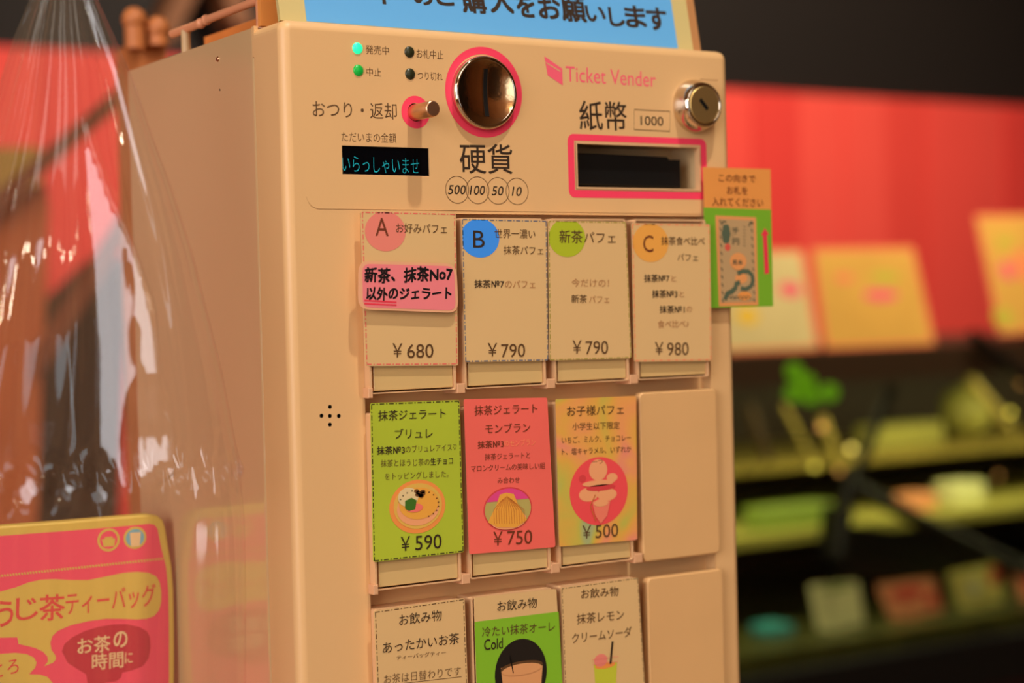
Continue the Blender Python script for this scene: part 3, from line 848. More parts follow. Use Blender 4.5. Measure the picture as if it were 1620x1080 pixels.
card('price_card', ((591.5, 966), (735, 945.5), (742.5, 1150), (599.5, 1172)), 'paper', 'pale card for hot tea with a black dashed edge, bottom row left', O2, [
    ('border', border('ink_soft', 0.0009, 0.0005), None),
    ('lettering', T(('お飲み物', (631.6, 980.6), (698.8, 972.2), 17.5, 'ink', 0.0), ('あったかいお茶', (605.6, 1024.8), (726.4, 1008.8), 18, 'ink', 0.0),
                    ('ティーバッグティー', (627.3, 1040.2), (705.3, 1031.6), 7.5, 'ink_soft'), ('お茶は日替わりです', (607.5, 1074.6), (729, 1060.4), 15, 'ink_soft', -0.008)), None),
    ('underline', lambda mb, pl, qq: stroke(mb, pl, P(pl, (607, 1084), (730, 1070)), 0.0003, EP, 'ink_soft'), None)], group=G)


def coldpic(mb, pl, qq):
    D = lambda x, y: pl.depth(*pl.at(x, y)) / F_PX
    C = lambda x, y, rx, ry, m, n: flat(mb, pl, ell(*pl.at(x, y), rx * D(x, y) * 1.17, ry * D(x, y)), EP * n, m)
    q2 = P(pl, (750.6, 983.4), (883.6, 967), (893, 1150), (756.5, 1169)); flat(mb, pl, q2, EP, 'cold_green')
    C(824, 1064, 42, 54, 'food_black', 2)
    flat(mb, pl, P(pl, (792, 1056), (858, 1052), (852, 1130), (800, 1133)), EP * 3, 'food_coffee')
    C(825, 1054, 34, 9, 'ink_soft', 4); C(825, 1058, 32, 9, 'food_coffee', 5); stroke(mb, pl, P(pl, (806, 1036), (811, 1064)), 0.0007, EP * 6, 'black')


card('price_card', ((750, 945), (880, 931), (893.5, 1150), (756, 1170)), 'paper', 'bright green drink card reading Cold with a black oval and iced cup', O2, [
    ('picture', coldpic, 'green panel with an iced drink photo'),
    ('lettering', lambda mb, pl, qq: [text(mb, pl, *a) for a in (('お飲み物', (786.9, 958.8), (849.5, 952.6), 16.5, EP * 3, 'ink', 0.0), ('冷たい抹茶オーレ', (762.6, 999.6), (877.8, 990), 16, EP * 3, 'ink_soft', 0.0), ('Cold', (766, 1020), (795.4, 1016.6), 17, EP * 3, 'ink', 0.008))], None)], group=G)


def sodapic(mb, pl, qq):
    D = lambda x, y: pl.depth(*pl.at(x, y)) / F_PX
    C = lambda x, y, rx, ry, m, n: flat(mb, pl, ell(*pl.at(x, y), rx * D(x, y) * 1.17, ry * D(x, y)), EP * n, m)
    flat(mb, pl, P(pl, (939, 1050), (976, 1047), (973, 1110), (944, 1113)), EP, 'food_lime')
    C(950, 1044, 11, 10, 'circle_pink', 2); C(957, 1052, 17, 5, 'food_orange', 1.5)
    stroke(mb, pl, P(pl, (936, 1043), (978, 1038), (977, 1046), (938, 1051)), 0.0003, EP * 3, 'circle_pink', True)
    stroke(mb, pl, P(pl, (968.4, 1014), (965, 1049.5)), 0.0015, EP * 4, 'ink')


card('price_card', ((887.7, 929.6), (1009.5, 912.8), (1022, 1110), (895.5, 1131)), 'paper', 'pale card for lemon cream soda with cup and straw, bottom row third', O2, [
    ('border', border('ink_soft', 0.0006, 0.0004), None), ('picture', sodapic, 'printed drink cup with black straw'),
    ('lettering', T(('お飲み物', (919.3, 939.4), (978.5, 934.6), 15, 'ink_soft', 0.004), ('抹茶レモン', (912.3, 979), (987, 971.6), 17, 'ink_soft'), ('クリームソーダ', (905, 1009.4), (999.3, 998.4), 16.5, 'ink_soft')), None)], group=G)

# clear tape scraps still stuck on the cards
card('sticker', ((567.4, 412), (722, 417), (725.5, 495), (566.5, 489)), 'sticker_halo', 'pink rounded handwritten sticker stuck across the A price card', OFF + 0.0035, [
    ('pink_label', lambda mb, pl, qq: flat(mb, pl, rquad(quad(pl, (573, 417), (718, 421), (721, 491), (574, 486)), 0.005, 6), EP, 'sticker_pink'), 'pink rounded label paper'),
    ('handwriting', lambda mb, pl, qq: (text(mb, pl, '新茶、抹茶No7', (577.3, 435.5), (715.3, 432.8), 23, EP * 2, 'marker_black', 0.03, 0.06, 0.10),
                                        text(mb, pl, '以外のジェラート', (580, 464.6), (713.8, 463.6), 20, EP * 2, 'marker_black', 0.03, 0.06, 0.10)), 'thick black handwriting'),
    ('underline', lambda mb, pl, qq: [stroke(mb, pl, P(pl, *p), 0.0009, EP * 2, 'arrow_red') for p in (((576, 475), (600, 476.5), (627, 478)), ((576, 480), (602, 481.5), (627, 482.5)))], 'double pink marker underline')], rad=0.007, cat='sticker', th=0.0003)


def note_art(mb, pl, qq):
    flat(mb, pl, P(pl, (1131.2, 340.7), (1195.8, 343.6), (1199.3, 482.8), (1137, 484.6)), EP * 2, 'note_border')
    flat(mb, pl, P(pl, (1136.4, 346.5), (1191.5, 348.5), (1195.8, 477), (1139.8, 478.5)), EP * 3, 'note_paper')
    n = EP * 4
    for a, b in (((1139, 350), (1143, 475)), ((1188.5, 352), (1192.5, 474))):
        for j in range(11):
            t = j / 10; x_ = a[0] + (b[0] - a[0]) * t; y_ = a[1] + (b[1] - a[1]) * t
            stroke(mb, pl, P(pl, (x_ - 1.2, y_ - 2), (x_ + 1.2, y_ + 3)), 0.0009, n, 'note_ink')
    for k_ in range(6):
        a = math.radians(k_ * 60)
        flat(mb, pl, ell(*pl.at(1148 + 3 * math.cos(a), 370 + 9 * math.sin(a)), 0.0022, 0.003, 16), n + k_ * 1e-6, 'note_teal')
    text(mb, pl, '千', (1159, 365), (1168.5, 365), 10, n, 'note_ink', 0.04); text(mb, pl, '円', (1159.5, 382), (1169, 382), 10, n, 'note_ink', 0.04)
    for j in range(7): stroke(mb, pl, P(pl, (1175, 358 + j * 5), (1179, 359 + j * 5)), 0.0004, n, 'note_ink'); stroke(mb, pl, P(pl, (1157, 360 + j * 4), (1160, 361 + j * 4)), 0.0003, n, 'note_ink')
    flat(mb, pl, ell(*pl.at(1150.5, 391), 0.0024, 0.0024, 20), n, 'note_red')
    flat(mb, pl, ell(*pl.at(1167, 413.4), 0.0070, 0.0056, 28), n + EP, 'note_border')
    text(mb, pl, '見本', (1158.5, 414.6), (1175, 415), 8, n + 2 * EP, 'note_ink', 0.02)
    # engraved swirls in the lower half
    flat(mb, pl, ell(*pl.at(1172, 440), 0.0052, 0.0034, 20), n, 'note_border')
    flat(mb, pl, ell(*pl.at(1177, 468), 0.0058, 0.0030, 20), n, 'sheet_orange')
    stroke(mb, pl, P(pl, (1166, 433), (1174, 429), (1183, 429), (1189, 435), (1190.5, 444), (1187, 453), (1179, 457.5), (1171, 456)), 0.0030, n + 2e-6, 'note_teal')
    stroke(mb, pl, P(pl, (1146, 474), (1150, 464), (1157, 461), (1163, 455), (1164, 449), (1170, 446)), 0.0034, n + 4e-6, 'note_teal')
    for j in range(6): stroke(mb, pl, P(pl, (1148 + j * 6, 474 - (j % 2) * 2), (1152 + j * 6, 468), (1158 + j * 6, 473)), 0.0006, n + 6e-6, 'note_ink')
    for a0 in ((1141, 350), (1184, 352)): stroke(mb, pl, P(pl, (a0[0], a0[1] + 6), (a0[0] + 2, a0[1]), (a0[0] + 7, a0[1] + 1)), 0.0012, n, 'note_ink')


def sheet_art(mb, pl, qq):
    flat(mb, pl, P(pl, (1112.6, 328.2), (1219.6, 331.8), (1223, 484.4), (1121, 487.2)), EP, 'sheet_green')
    flat(mb, pl, P(pl, (1209.5, 360.5), (1216.5, 371), (1213, 371.5), (1216.5, 432), (1209.5, 433.5), (1206.5, 372.5), (1203.5, 372.5)), EP * 2, 'arrow_red')


card('notice', ((1112, 264.2), (1219, 267.4), (1223, 484.4), (1121, 487.2)), 'sheet_orange', 'orange and green notice with a banknote picture at the machine edge', 0.0040, [
    ('printed_panel', sheet_art, 'green lower panel with red arrow'), ('picture', note_art, 'printed banknote sample'),
    ('lettering', T(('この向きで', (1137, 281), (1195, 282.6), 12.5, 'ink_brown', 0.004), ('お札を', (1149.9, 300.4), (1182.9, 301.8), 13, 'ink_brown', 0.004), ('入れてください', (1126.5, 318.6), (1207.3, 320.8), 13.5, 'ink_brown', 0.004)), None)], rad=0.0003, cat='sign')

# ------------------------------------------------------------------ sign leaning on top of the machine
tl = math.radians(11)
SG = Plane((0, 0.012, ZT + 0.0006), (1, 0, 0), (0, math.sin(tl), math.cos(tl)))
sx0 = SG.at(443.4, 30)[0]; sx1 = SG.at(1096.5, 77)[0]; bxa = SG.at(484.4, 29)[0]; bxb = SG.at(1072, 74)[0]
mb = MB(); prism(mb, SG, [(sx0, 0.0), (sx1, 0.0), (sx1, 0.19), (sx0, 0.19)], -0.003, 0.0, 'sign_border')
sign = mb.build('sign', origin=SG.w((sx0 + sx1) / 2, 0)); tag(sign, 'blue sign with bold dark lettering leaning on top of the ticket machine', 'sign')
mb = MB(); flat(mb, SG, [(bxa, 0.0005), (bxb, 0.0005), (bxb, 0.175), (bxa, 0.175)], EP, 'sign_blue'); o = mb.build('blue_panel', parent=sign, origin=SG.w((sx0 + sx1) / 2, 0))
mb = MB(); spl = SG.shift(EP * 2)
for ch, xa, xb, cy, hpx in (('チ', 490, 525, -24, 34), ('ケ', 529, 563, -20, 33), ('ッ', 570, 592, -13, 22), ('ト', 604, 626, -9, 32), ('の', 654, 684, -6, 28), ('ご', 690, 722, -8, 34),
                            ('購', 731, 767.5, 0.5, 41), ('入', 775, 810.6, 3.0, 36), ('を', 817.5, 845, 9, 37), ('お', 852, 886, 12, 36), ('願', 888.7, 925.5, 14.6, 40), ('い', 927, 957, 22, 25),
                            ('し', 964, 987, 27, 30), ('ま', 989.5, 1021, 26.4, 35), ('す', 1024, 1054.6, 30, 36)):
    wpx = xb - xa; tl_ = 0.07
    text(mb, spl, ch, (xa, cy - wpx * tl_ / 2), (xb, cy + wpx * tl_ / 2), hpx, 0.0, 'ink', 0.03)
mb.build('lettering', parent=sign, origin=SG.w((sx0 + sx1) / 2, 0))
SG2 = SG.shift(-0.012); s2 = SG2.at(1108.5, 77)[0]; s2b = SG2.at(436, 28)[0]
mb = MB(); prism(mb, SG2, [(s2b + 0.01, 0.0024), (s2, 0.0024), (s2, 0.19), (s2b + 0.01, 0.19)], -0.003, 0.0, 'sign_back')
o = mb.build('backing_board', origin=SG2.w(s2, 0)); tag(o, 'plain tan board standing right behind the blue sign', 'board')

# things on top of the machine behind the rail
mat('crate_wood', (226, 136, 66), 0.5, k=(1, 1, 1), vary=0.12, vscale=20)
mat('wood_peg', (196, 116, 62), 0.5, k=(1, 1, 1), vary=0.15, vscale=20)
ZT += 0.0005
cr = empty('wooden_box', (0.075, 0.125, ZT), 'orange wooden box on the machine top behind the thin rail', 'box')
for (a, b, c, d, z0_, z1_) in ((0.045, 0.05, 0.06, 0.21, ZT, ZT + 0.021), (0.105, 0.11, 0.06, 0.21, ZT, ZT + 0.021), (0.05, 0.105, 0.06, 0.065, ZT, ZT + 0.021), (0.05, 0.105, 0.205, 0.21, ZT, ZT + 0.021)):
    mb = MB(); box(mb, a, b, c, d, z0_, z1_, 'crate_wood'); mb.build('side', parent=cr, origin=((a + b) / 2, (c + d) / 2, z0_))
mb = MB(); box(mb, 0.05, 0.105, 0.065, 0.205, ZT, ZT + 0.012, 'crate_wood'); mb.build('bottom', parent=cr, origin=(0.08, 0.13, ZT))

b = MB(); prism(b, Plane((0, 0.034, 0)), [(0.004, ZT), (0.034, ZT), (0.034, ZT + 0.07), (0.004, ZT + 0.07)], -0.004, 0.0, 'sheet_orange')
o = b.build('carton_panel', origin=(0.02, 0.036, ZT)); tag(o, 'narrow tan-orange panel standing at the left of the blue sign', 'panel')
sp_ = Plane((0, 0.52, 0)); q_ = [sp_.at(*p) for p in ((203, 72), (262, 60), (262, 140), (203, 140))]
st_ = empty('wooden_stand', (sum(u for u, v in q_) / 4, 0.53, ZB), 'blurred wooden stand with two round-topped pegs behind the machine', 'stand')
b = MB(); prism(b, sp_, [(q_[0][0], ZB), (q_[1][0], ZB), (q_[1][0], q_[1][1]), (q_[0][0], q_[0][1])], -0.03, 0.0, 'wood_peg'); b.build('upright', parent=st_, origin=(q_[0][0], 0.53, ZB))
for px, py0, py1 in ((207, 80, 34), (243, 75, 48)):
    a_ = sp_.at(px, py0); c_ = sp_.at(px, py1); b = MB(); tube(b, (a_[0], 0.51, a_[1]), (a_[0], 0.51, c_[1]), 0.0085, 'wood_peg', 16); ball(b, (a_[0], 0.51, c_[1]), 0.0105, 'wood_peg')
    b.build('peg', parent=st_, origin=(a_[0], 0.51, a_[1]))
mat('beam_brown', (124, 78, 44), 0.6, k=(1, 1, 1))
bp_ = Plane((0, 3.1, 0))
for i_, (p1, p2) in enumerate((((345, -110), (258, 66)), ((338, -110), (386, 40)))):
    a_ = bp_.at(*p1); c_ = bp_.at(*p2); b = MB(); prism(b, bp_, [(a_[0] - .028, a_[1]), (a_[0] + .028, a_[1]), (c_[0] + .028, c_[1]), (c_[0] - .028, c_[1])], -0.099, 0.0, 'beam_brown')
    b.build('trim_%d' % (i_ + 1), kind='structure', origin=bp_.w(*a_))

# ------------------------------------------------------------------ tea pouch in front left
PO = Plane((0, 0.176, 0))


def pp(*pts): return [PO.at(x / 3.6, 780 + y / 3.6) for x, y in pts]   # from a 3.6x enlargement of that corner


po_out = pp((-190, 205), (0, 188), (400, 158), (700, 133), (860, 120), (900, 128), (930, 152), (945, 195), (960, 290), (983, 420), (993, 560), (997, 800), (997, 1500), (-190, 1500))
zb_ = ZB + 0.001
po_out = [(u, max(v, zb_)) for u, v in po_out]
mb = MB(); prism(mb, PO, po_out, -0.010, 0.0, 'pouch_gold', bev=0.0018, smooth=False)
pouch = mb.build('tea_pouch', origin=(-0.06, 0.181, ZB)); tag(pouch, 'pink stand-up tea pouch with gold edge and Japanese lettering at lower left', 'pouch')
mb = MB(); pin = pp((-190, 262), (0, 243), (400, 213), (700, 188), (850, 174), (880, 180), (896, 200), (915, 300), (945, 420), (958, 560), (962, 800), (962, 1480), (-190, 1480))
flat(mb, PO, [(u, max(v, zb_ + .004)) for u, v in pin], EP, 'pouch_pink'); mb.build('pink_panel', parent=pouch, origin=(-0.06, 0.176, ZB))
mb = MB()
flat(mb, PO, pp((-190, 600), (0, 560), (90, 535), (160, 508), (230, 492), (310, 488), (400, 494), (500, 494), (600, 474), (700, 453), (780, 446), (845, 452), (888, 472), (908, 505), (918, 560), (917, 620), (905, 665), (878, 698), (835, 714), (780, 718), (690, 714), (600, 714), (500, 728), (400, 752), (330, 782), (298, 812), (286, 850), (292, 890), (316, 925), (318, 945), (300, 965), (250, 985), (272, 958), (270, 930), (245, 902), (200, 880), (150, 868), (105, 858), (98, 820), (0, 822), (-190, 850)), EP * 2, 'pouch_gold')
flat(mb, PO, pp((-190, 930), (0, 914), (90, 908), (150, 915), (192, 935), (208, 962), (200, 992), (165, 1030), (225, 1032), (270, 1045), (300, 1080), (320, 1200), (-190, 1200)), EP * 2, 'pouch_gold')
for j in range(70):
    x_ = -190 + j * 16.2; y_ = 470 - x_ * 0.1065
    flat(mb, PO, pp((x_, y_ - 6), (x_ + 9, y_ - 7), (x_ + 15, y_ + 6), (x_ + 6, y_ + 7)), EP * 2, 'pouch_gold')
mb.build('gold_print', parent=pouch, origin=(-0.06, 0.176, ZB))
mb = MB()
flat(mb, PO, pp((352, 900), (365, 860), (410, 820), (480, 785), (560, 760), (640, 747), (720, 745), (790, 760), (835, 785), (853, 820), (856, 880), (845, 940), (810, 985), (750, 1008), (695, 1020), (688, 1050), (660, 1070), (600, 1078), (590, 1100), (500, 1100), (490, 1030), (440, 1000), (385, 965)), EP * 2, 'pouch_dark')
c_ = pp((618, 265))[0]; s_ = PO.depth(*c_) / F_PX / 3.6
ring(mb, PO, c_[0], c_[1], 52 * s_, 66 * s_, EP * 2, 'pouch_gold', 40); flat(mb, PO, pp((580, 262), (655, 256), (650, 300), (590, 305)), EP * 2, 'pouch_gold'); flat(mb, PO, pp((596, 250), (640, 246), (640, 256), (596, 260)), EP * 2, 'pouch_gold')
c_ = pp((768, 253))[0]; flat(mb, PO, ell(c_[0], c_[1], 62 * s_ * 1.1, 64 * s_), EP * 2, 'pouch_gold'); flat(mb, PO, ell(c_[0], c_[1], 50 * s_ * 1.1, 50 * s_), EP * 3, 'pouch_blue')
flat(mb, PO, pp((738, 225), (800, 220), (795, 300), (745, 305)), EP * 4, 'pouch_cream')
mb.build('emblem', parent=pouch, origin=(-0.06, 0.176, ZB))
mb = MB()


def pt(s, l, r, h, m, b=0.0, n=3):
    text(mb, PO, s, (l[0] / 3.6, 780 + l[1] / 3.6), (r[0] / 3.6, 780 + r[1] / 3.6), h / 3.6, EP * n, m, b)


pt('ほう', (-175, 700), (75, 683), 145, 'pouch_red', 0.012); pt('じ', (92, 662), (215, 652), 125, 'pouch_red', 0.012)
pt('茶', (226, 655), (368, 645), 145, 'pouch_red', 0.014)
pt('ティーバッグ', (375, 630), (886, 577), 128, 'pouch_red', 0.006)
pt('お茶', (442, 873), (628, 852), 92, 'pouch_cream', 0.012, 4); pt('の', (648, 835), (725, 828), 90, 'pouch_cream', 0.018, 4)
pt('時間', (525, 962), (702, 944), 92, 'pouch_cream', 0.012, 4); pt('に', (712, 938), (756, 934), 62, 'pouch_cream', 0.006, 4)
pt('ろ', (42, 992), (106, 982), 80, 'pouch_red', 0.004); pt('と', (-50, 1010), (16, 1002), 85, 'pouch_red', 0.004)
mb.build('lettering', parent=pouch, origin=(-0.06, 0.176, ZB))

# ------------------------------------------------------------------ clear cellophane bag hanging beside the machine
BG = Plane((0, 0.02, 0))
prof = []   # z, centre x, half width, pinch
rows = [(-60, 100, 36), (0, 104, 54), (60, 106, 76), (115, 110, 94), (200, 112, 118), (300, 112, 150), (400, 112, 178), (500, 112, 200), (600, 112, 222), (690, 112, 238), (745, 112, 248), (760, 112, 251), (775, 112, 250), (850, 112, 256), (960, 112, 258), (1080, 112, 258), (1300, 112, 258), (1560, 112, 250)]
SEG = 360; vs = []
rows2 = []
for a, b in zip(rows, rows[1:]):
    nsub = max(1, int((b[0] - a[0]) / 22))
    for j in range(nsub):
        t = j / nsub; rows2.append(tuple(a[i] + (b[i] - a[i]) * t for i in range(3)))
rows2.append(rows[-1])
rnd = random.Random(9)
pl_f = [(rnd.uniform(0, 6.28), rnd.choice([5, 7, 9, 13, 17, 23, 31]), rnd.uniform(0.25, 1.0), rnd.uniform(-1.2, 1.2)) for _ in range(9)]
for (py, cx, hw) in rows2:
    c0 = BG.at(cx, py); wpx = hw / F_PX * BG.depth(*c0) * 1.19; z = max(c0[1], ZB + 0.001)
    t = (py + 60) / 1600
    amp = 0.0042 * (0.55 + 0.6 * math.exp(-((py - 300) / 330) ** 2))
    crim = 0.004 * math.exp(-((py - 760) / 14) ** 2)
    for i in range(SEG):
        a = 2 * math.pi * i / SEG
        rr = 0.0
        for ph, fr, am, dr in pl_f: rr += am / fr ** 0.62 * math.sin(fr * a + ph + dr * t * 2.2 + 0.5 * math.sin(py * 0.006 + ph))
        cr_ = crim * math.sin(29 * a)
        d_ = min(0.05, wpx * 0.6)
        x_ = c0[0] + (wpx - 0.004) * math.cos(a) + rr * amp * 0.35 * math.cos(a)
        y_ = 0.02 - d_ * math.sin(a) * 0.9 + (rr * amp + cr_) * (1 if math.sin(a) >= 0 else 0.6)
        if math.sin(a) > 0 and 150 < py < 1100:      # one broad pleat on the front, shaped to mirror the left fill as a streak
            ppx = cx + hw * math.cos(a)
            env = min(1.0, max(0.0, (py - 185) / 300)) * min(1.0, max(0.0, (790 - py) / 40))
            x0_ = 100 + 0.02 * (py - 185); wd_ = 1 + 60 * env
            hole = max(0.0, 1 - ((py - 700) / 80.0) ** 2) ** 0.5 * 11; h0_, h1_ = 144 - hole, 144 + hole
            ppx = min(ppx, h0_) + max(0.0, ppx - h1_) if hole > 0 else ppx
            q_ = (ppx - x0_) / wd_
            sc_ = BG.depth(*c0) / F_PX * 1.19
            if 0 < q_ < 1: y_ -= q_ * wd_ * sc_ * (0.98 + 0.10 * q_) + env * 0.00045 * math.sin(ppx * 0.9 + py * 0.004)
            elif 1 <= q_ < 1.5: y_ -= (1.5 - q_) * 2 * wd_ * sc_ * 1.08
        vs.append((x_, y_, z))
nr = len(rows2)
mb = MB(); mb.add(vs, [(j * SEG + i, j * SEG + (i + 1) % SEG, (j + 1) * SEG + (i + 1) % SEG, (j + 1) * SEG + i) for j in range(nr - 1) for i in range(SEG)], 'cellophane', True)
bag = mb.build('cellophane_bag', origin=(-0.13, 0.02, ZB)); tag(bag, 'clear crinkled cellophane bag gathered at the top left of the machine', 'bag')

# ------------------------------------------------------------------ behind: showcase counter with cards and tags
YS = 1.6
BK = Plane((0, YS, 0))
K1 = (1, 1, 1)
mat('case_dark', (58, 40, 20), 0.5, k=K1); mat('case_black', (10, 8, 6), 0.5, k=K1); mat('case_red', (62, 18, 14), 0.6, k=K1)
mat('shelf_olive', (150, 132, 62), 0.4, k=K1, vary=0.2, vscale=4); mat('tray_dark', (58, 60, 22), 0.4, k=K1, vary=0.4, vscale=12)
mat('tray_cream', (176, 170, 82), 0.5, k=K1, vary=0.15, vscale=5); mat('leaf_green', (112, 186, 16), 0.5, k=K1)
mat('tag_pale', (236, 238, 176), 0.5, k=K1); mat('tag_salmon', (250, 168, 122), 0.5, k=K1); mat('tag_lime', (238, 232, 128), 0.5, k=K1)
mat('tag_red', (222, 66, 66), 0.5, k=K1); mat('tag_teal', (60, 150, 150), 0.5, k=K1); mat('tag_green', (134, 158, 66), 0.5, k=K1)
mat('poster_cream', (212, 192, 124), 0.5, k=K1, vary=0.06, vscale=9); mat('poster_orange', (214, 164, 70), 0.5, k=K1, vary=0.06, vscale=9)
mat('poster_edge', (238, 136, 84), 0.5, k=K1)
mat('spot_pink', (240, 96, 110), 0.5, k=K1); mat('spot_yellow', (236, 190, 40), 0.5, k=K1); mat('spot_green', (190, 180, 60), 0.5, k=K1)
mat('glint_warm', (255, 225, 120), 0.5, emit=2.2); mat('glint_peach', (235, 165, 100), 0.5, emit=0.9); mat('glint_lime', (225, 205, 85), 0.5, emit=1.3)
zt = 1.245; x0s, x1s = 0.95, 5.6
case = empty('showcase', (3.0, YS + 0.4, 0), 'dark refrigerated display case with glass front and lit shelves behind the machine', 'display case')


def cpart(nm, x0, x1, y0, y1, z0, z1, m, par=None):
    b = MB(); box(b, x0, x1, y0, y1, z0, z1, m); return b.build(nm, parent=par or case, origin=((x0 + x1) / 2, (y0 + y1) / 2, z0))


cpart('base', x0s, x1s, YS, YS + 0.85, 0.0, 0.56, 'case_red')
cpart('kick_band', x0s, x1s, YS - 0.02, YS + 0.04, 0.56, 0.655, 'case_black')
cpart('deck', x0s, x1s, YS + 0.02, YS + 0.83, 0.655, 0.69, 'tray_dark')
cpart('back_panel', x0s, x1s, YS + 0.80, YS + 0.85, 0.69, zt - 0.04, 'case_dark')
cpart('top_board', x0s, x1s, YS + 0.02, YS + 0.85, zt - 0.045, zt, 'case_dark')
cpart('front_rail', x0s, x1s, YS, YS + 0.03, zt - 0.06, zt - 0.004, 'case_dark')
b = MB(); box(b, x0s, x1s, YS + 0.008, YS + 0.014, 0.655, zt - 0.06, 'showcase_glass'); b.build('glass_front', parent=case, origin=(3, YS, 0.66))
cpart('shelf', x0s, x1s, YS + 0.34, YS + 0.80, 0.985, 1.005, 'shelf_olive')
cpart('shelf', x0s, x1s, YS + 0.22, YS + 0.80, 0.855, 0.875, 'tray_cream')


def bar(p1, p2, y1, y2, wd, m, nm='strut'):
    a = Plane((0, y1, 0)).at(*p1); c = Plane((0, y2, 0)).at(*p2)
    b = MB(); tube(b, (a[0], y1, a[1]), (c[0], y2, c[1]), wd, m, 10); b.build(nm, parent=case, origin=(a[0], y1, a[1]))


bar((1412, 612), (1350, 765), YS + 0.05, YS + 0.05, 0.010, 'case_black')
bar((1345, 768), (1625, 905), YS + 0.05, YS + 0.05, 0.016, 'case_black')
bar((1345, 765), (1328, 880), YS + 0.05, YS + 0.05, 0.014, 'case_black')
bar((1538, 528), (1660, 632), YS - 0.015, YS - 0.015, 0.012, 'case_black')
# dark solid block behind the lower strut
b = MB(); pl_ = Plane((0, YS + 0.16, 0)); pts = [pl_.at(*p) for p in ((1322, 800), (1345, 830), (1420, 838), (1470, 850), (1550, 888), (1545, 905), (1450, 915), (1340, 912), (1318, 880))]
prism(b, pl_, pts, -0.04, 0.0, 'case_black'); b.build('dark_block', parent=case, origin=pl_.w(*pts[0]))
# light streaks inside the case, built as slanted tubes
for p1, p2, wd, m in (((1240, 640), (1292, 742), 0.006, 'shelf_olive'), ((1300, 660), (1330, 740), 0.010, 'shelf_olive'), ((1185, 640), (1215, 730), 0.010, 'case_dark'), ((1535, 600), (1600, 680), 0.012, 'shelf_olive')):
    bar(p1, p2, YS + 0.3, YS + 0.3, wd, m, 'light_streak')
# lamp reflections, put in as small glowing balls inside the case
for px, py, r_, m in ((1347, 710, 0.0058, 'glint_warm'), (1300, 676, 0.006, 'glint_peach'), (1288, 738, 0.006, 'glint_lime'), (1328, 745, 0.005, 'glint_peach'), (1598, 653, 0.006, 'glint_lime'), (1617, 606, 0.006, 'glint_peach'), (1580, 752, 0.004, 'glint_peach')):
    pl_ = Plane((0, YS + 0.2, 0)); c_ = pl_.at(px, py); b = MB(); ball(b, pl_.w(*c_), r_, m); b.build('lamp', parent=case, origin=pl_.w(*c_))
# round glass dome jar, cream, on the upper shelf
pl_ = Plane((0, YS + 0.45, 0)); c_ = pl_.at(1553, 668)
b = MB(); ball(b, (c_[0], YS + 0.5, 1.0055 + 0.062), 0.062, 'tray_cream', 20, 12); o = b.build('dome_jar', origin=(c_[0], YS + 0.5, 1.005)); tag(o, 'round pale yellow-green tub on the upper showcase shelf', 'tub')


# price tags standing on the deck
def deck_tag(q, m, label, extra, nm='price_tag'):
    y_ = YS + 0.10; zb = 0.6905
    pl_ = Plane((0, y_, 0)); qq = [pl_.at(*p) for p in q]; qq = [(u, max(v, 0.6945)) for u, v in qq]; low = min(v for u, v in qq)
    b = MB(); prism(b, pl_, rquad(qq if area2(qq) > 0 else qq[::-1], 0.006, 3), -0.003, 0.0, m)
    cx = sum(u for u, v in qq) / 4
    box(b, cx - 0.02, cx + 0.02, y_ - 0.002, y_ + 0.03, zb + 0.0005, zb + 0.0045, m)
    box(b, cx - 0.008, cx + 0.008, y_, y_ + 0.003, zb, low + 0.01, m)
    o = b.build(nm, origin=pl_.w(cx, zb)); tag(o, label, 'price tag', 'price tags in the showcase')
    b = MB()
    for (x_, yy, rx, ry, mm) in extra:
        c = pl_.at(x_, yy); s = pl_.depth(*c) / F_PX; flat(b, pl_, ell(c[0], c[1], rx * s * 1.1, ry * s, 20), 0.0004, mm)
    b.build('print', parent=o, origin=pl_.w(cx, zb))


deck_tag(((1282, 926), (1358, 920), (1368, 992), (1294, 998)), 'tag_pale', 'pale green price tag with green top edge in the showcase', [(1322, 930, 34, 4, 'tag_green'), (1330, 955, 22, 6, 'tag_pale')])
deck_tag(((1388, 925), (1450, 910), (1496, 935), (1490, 968), (1412, 990)), 'tag_salmon', 'salmon red price tag in the showcase', [(1440, 938, 36, 12, 'tag_red'), (1476, 948, 14, 12, 'tag_red')]) if False else deck_tag(((1388, 926), (1478, 914), (1492, 966), (1410, 990)), 'tag_salmon', 'salmon red price tag in the showcase', [(1435, 938, 34, 10, 'tag_red'), (1474, 948, 12, 12, 'tag_red')])
deck_tag(((1500, 908), (1578, 890), (1588, 956), (1518, 972)), 'tag_lime', 'yellow-green price tag with a pink dot in the showcase', [(1572, 910, 11, 15, 'tag_red'), (1540, 930, 14, 16, 'tag_pale')])
deck_tag(((1601, 902), (1662, 890), (1672, 944), (1616, 958)), 'tag_salmon', 'orange price tag cut off at the right picture edge', [(1630, 920, 14, 10, 'tag_red')])
# goods on the shelves
def shelf_box(px, py, w_, h_, y_, z_, m, nm, label, cat):
    pl_ = Plane((0, y_, 0)); c = pl_.at(px, py)
    b = MB(); prism(b, pl_, rrect(c[0] - w_ / 2, z_, c[0] + w_ / 2, z_ + h_, 0.006, 3), -0.06, 0.0, m, bev=0.004)
    o = b.build(nm, origin=(c[0], y_, z_)); tag(o, label, cat); return o


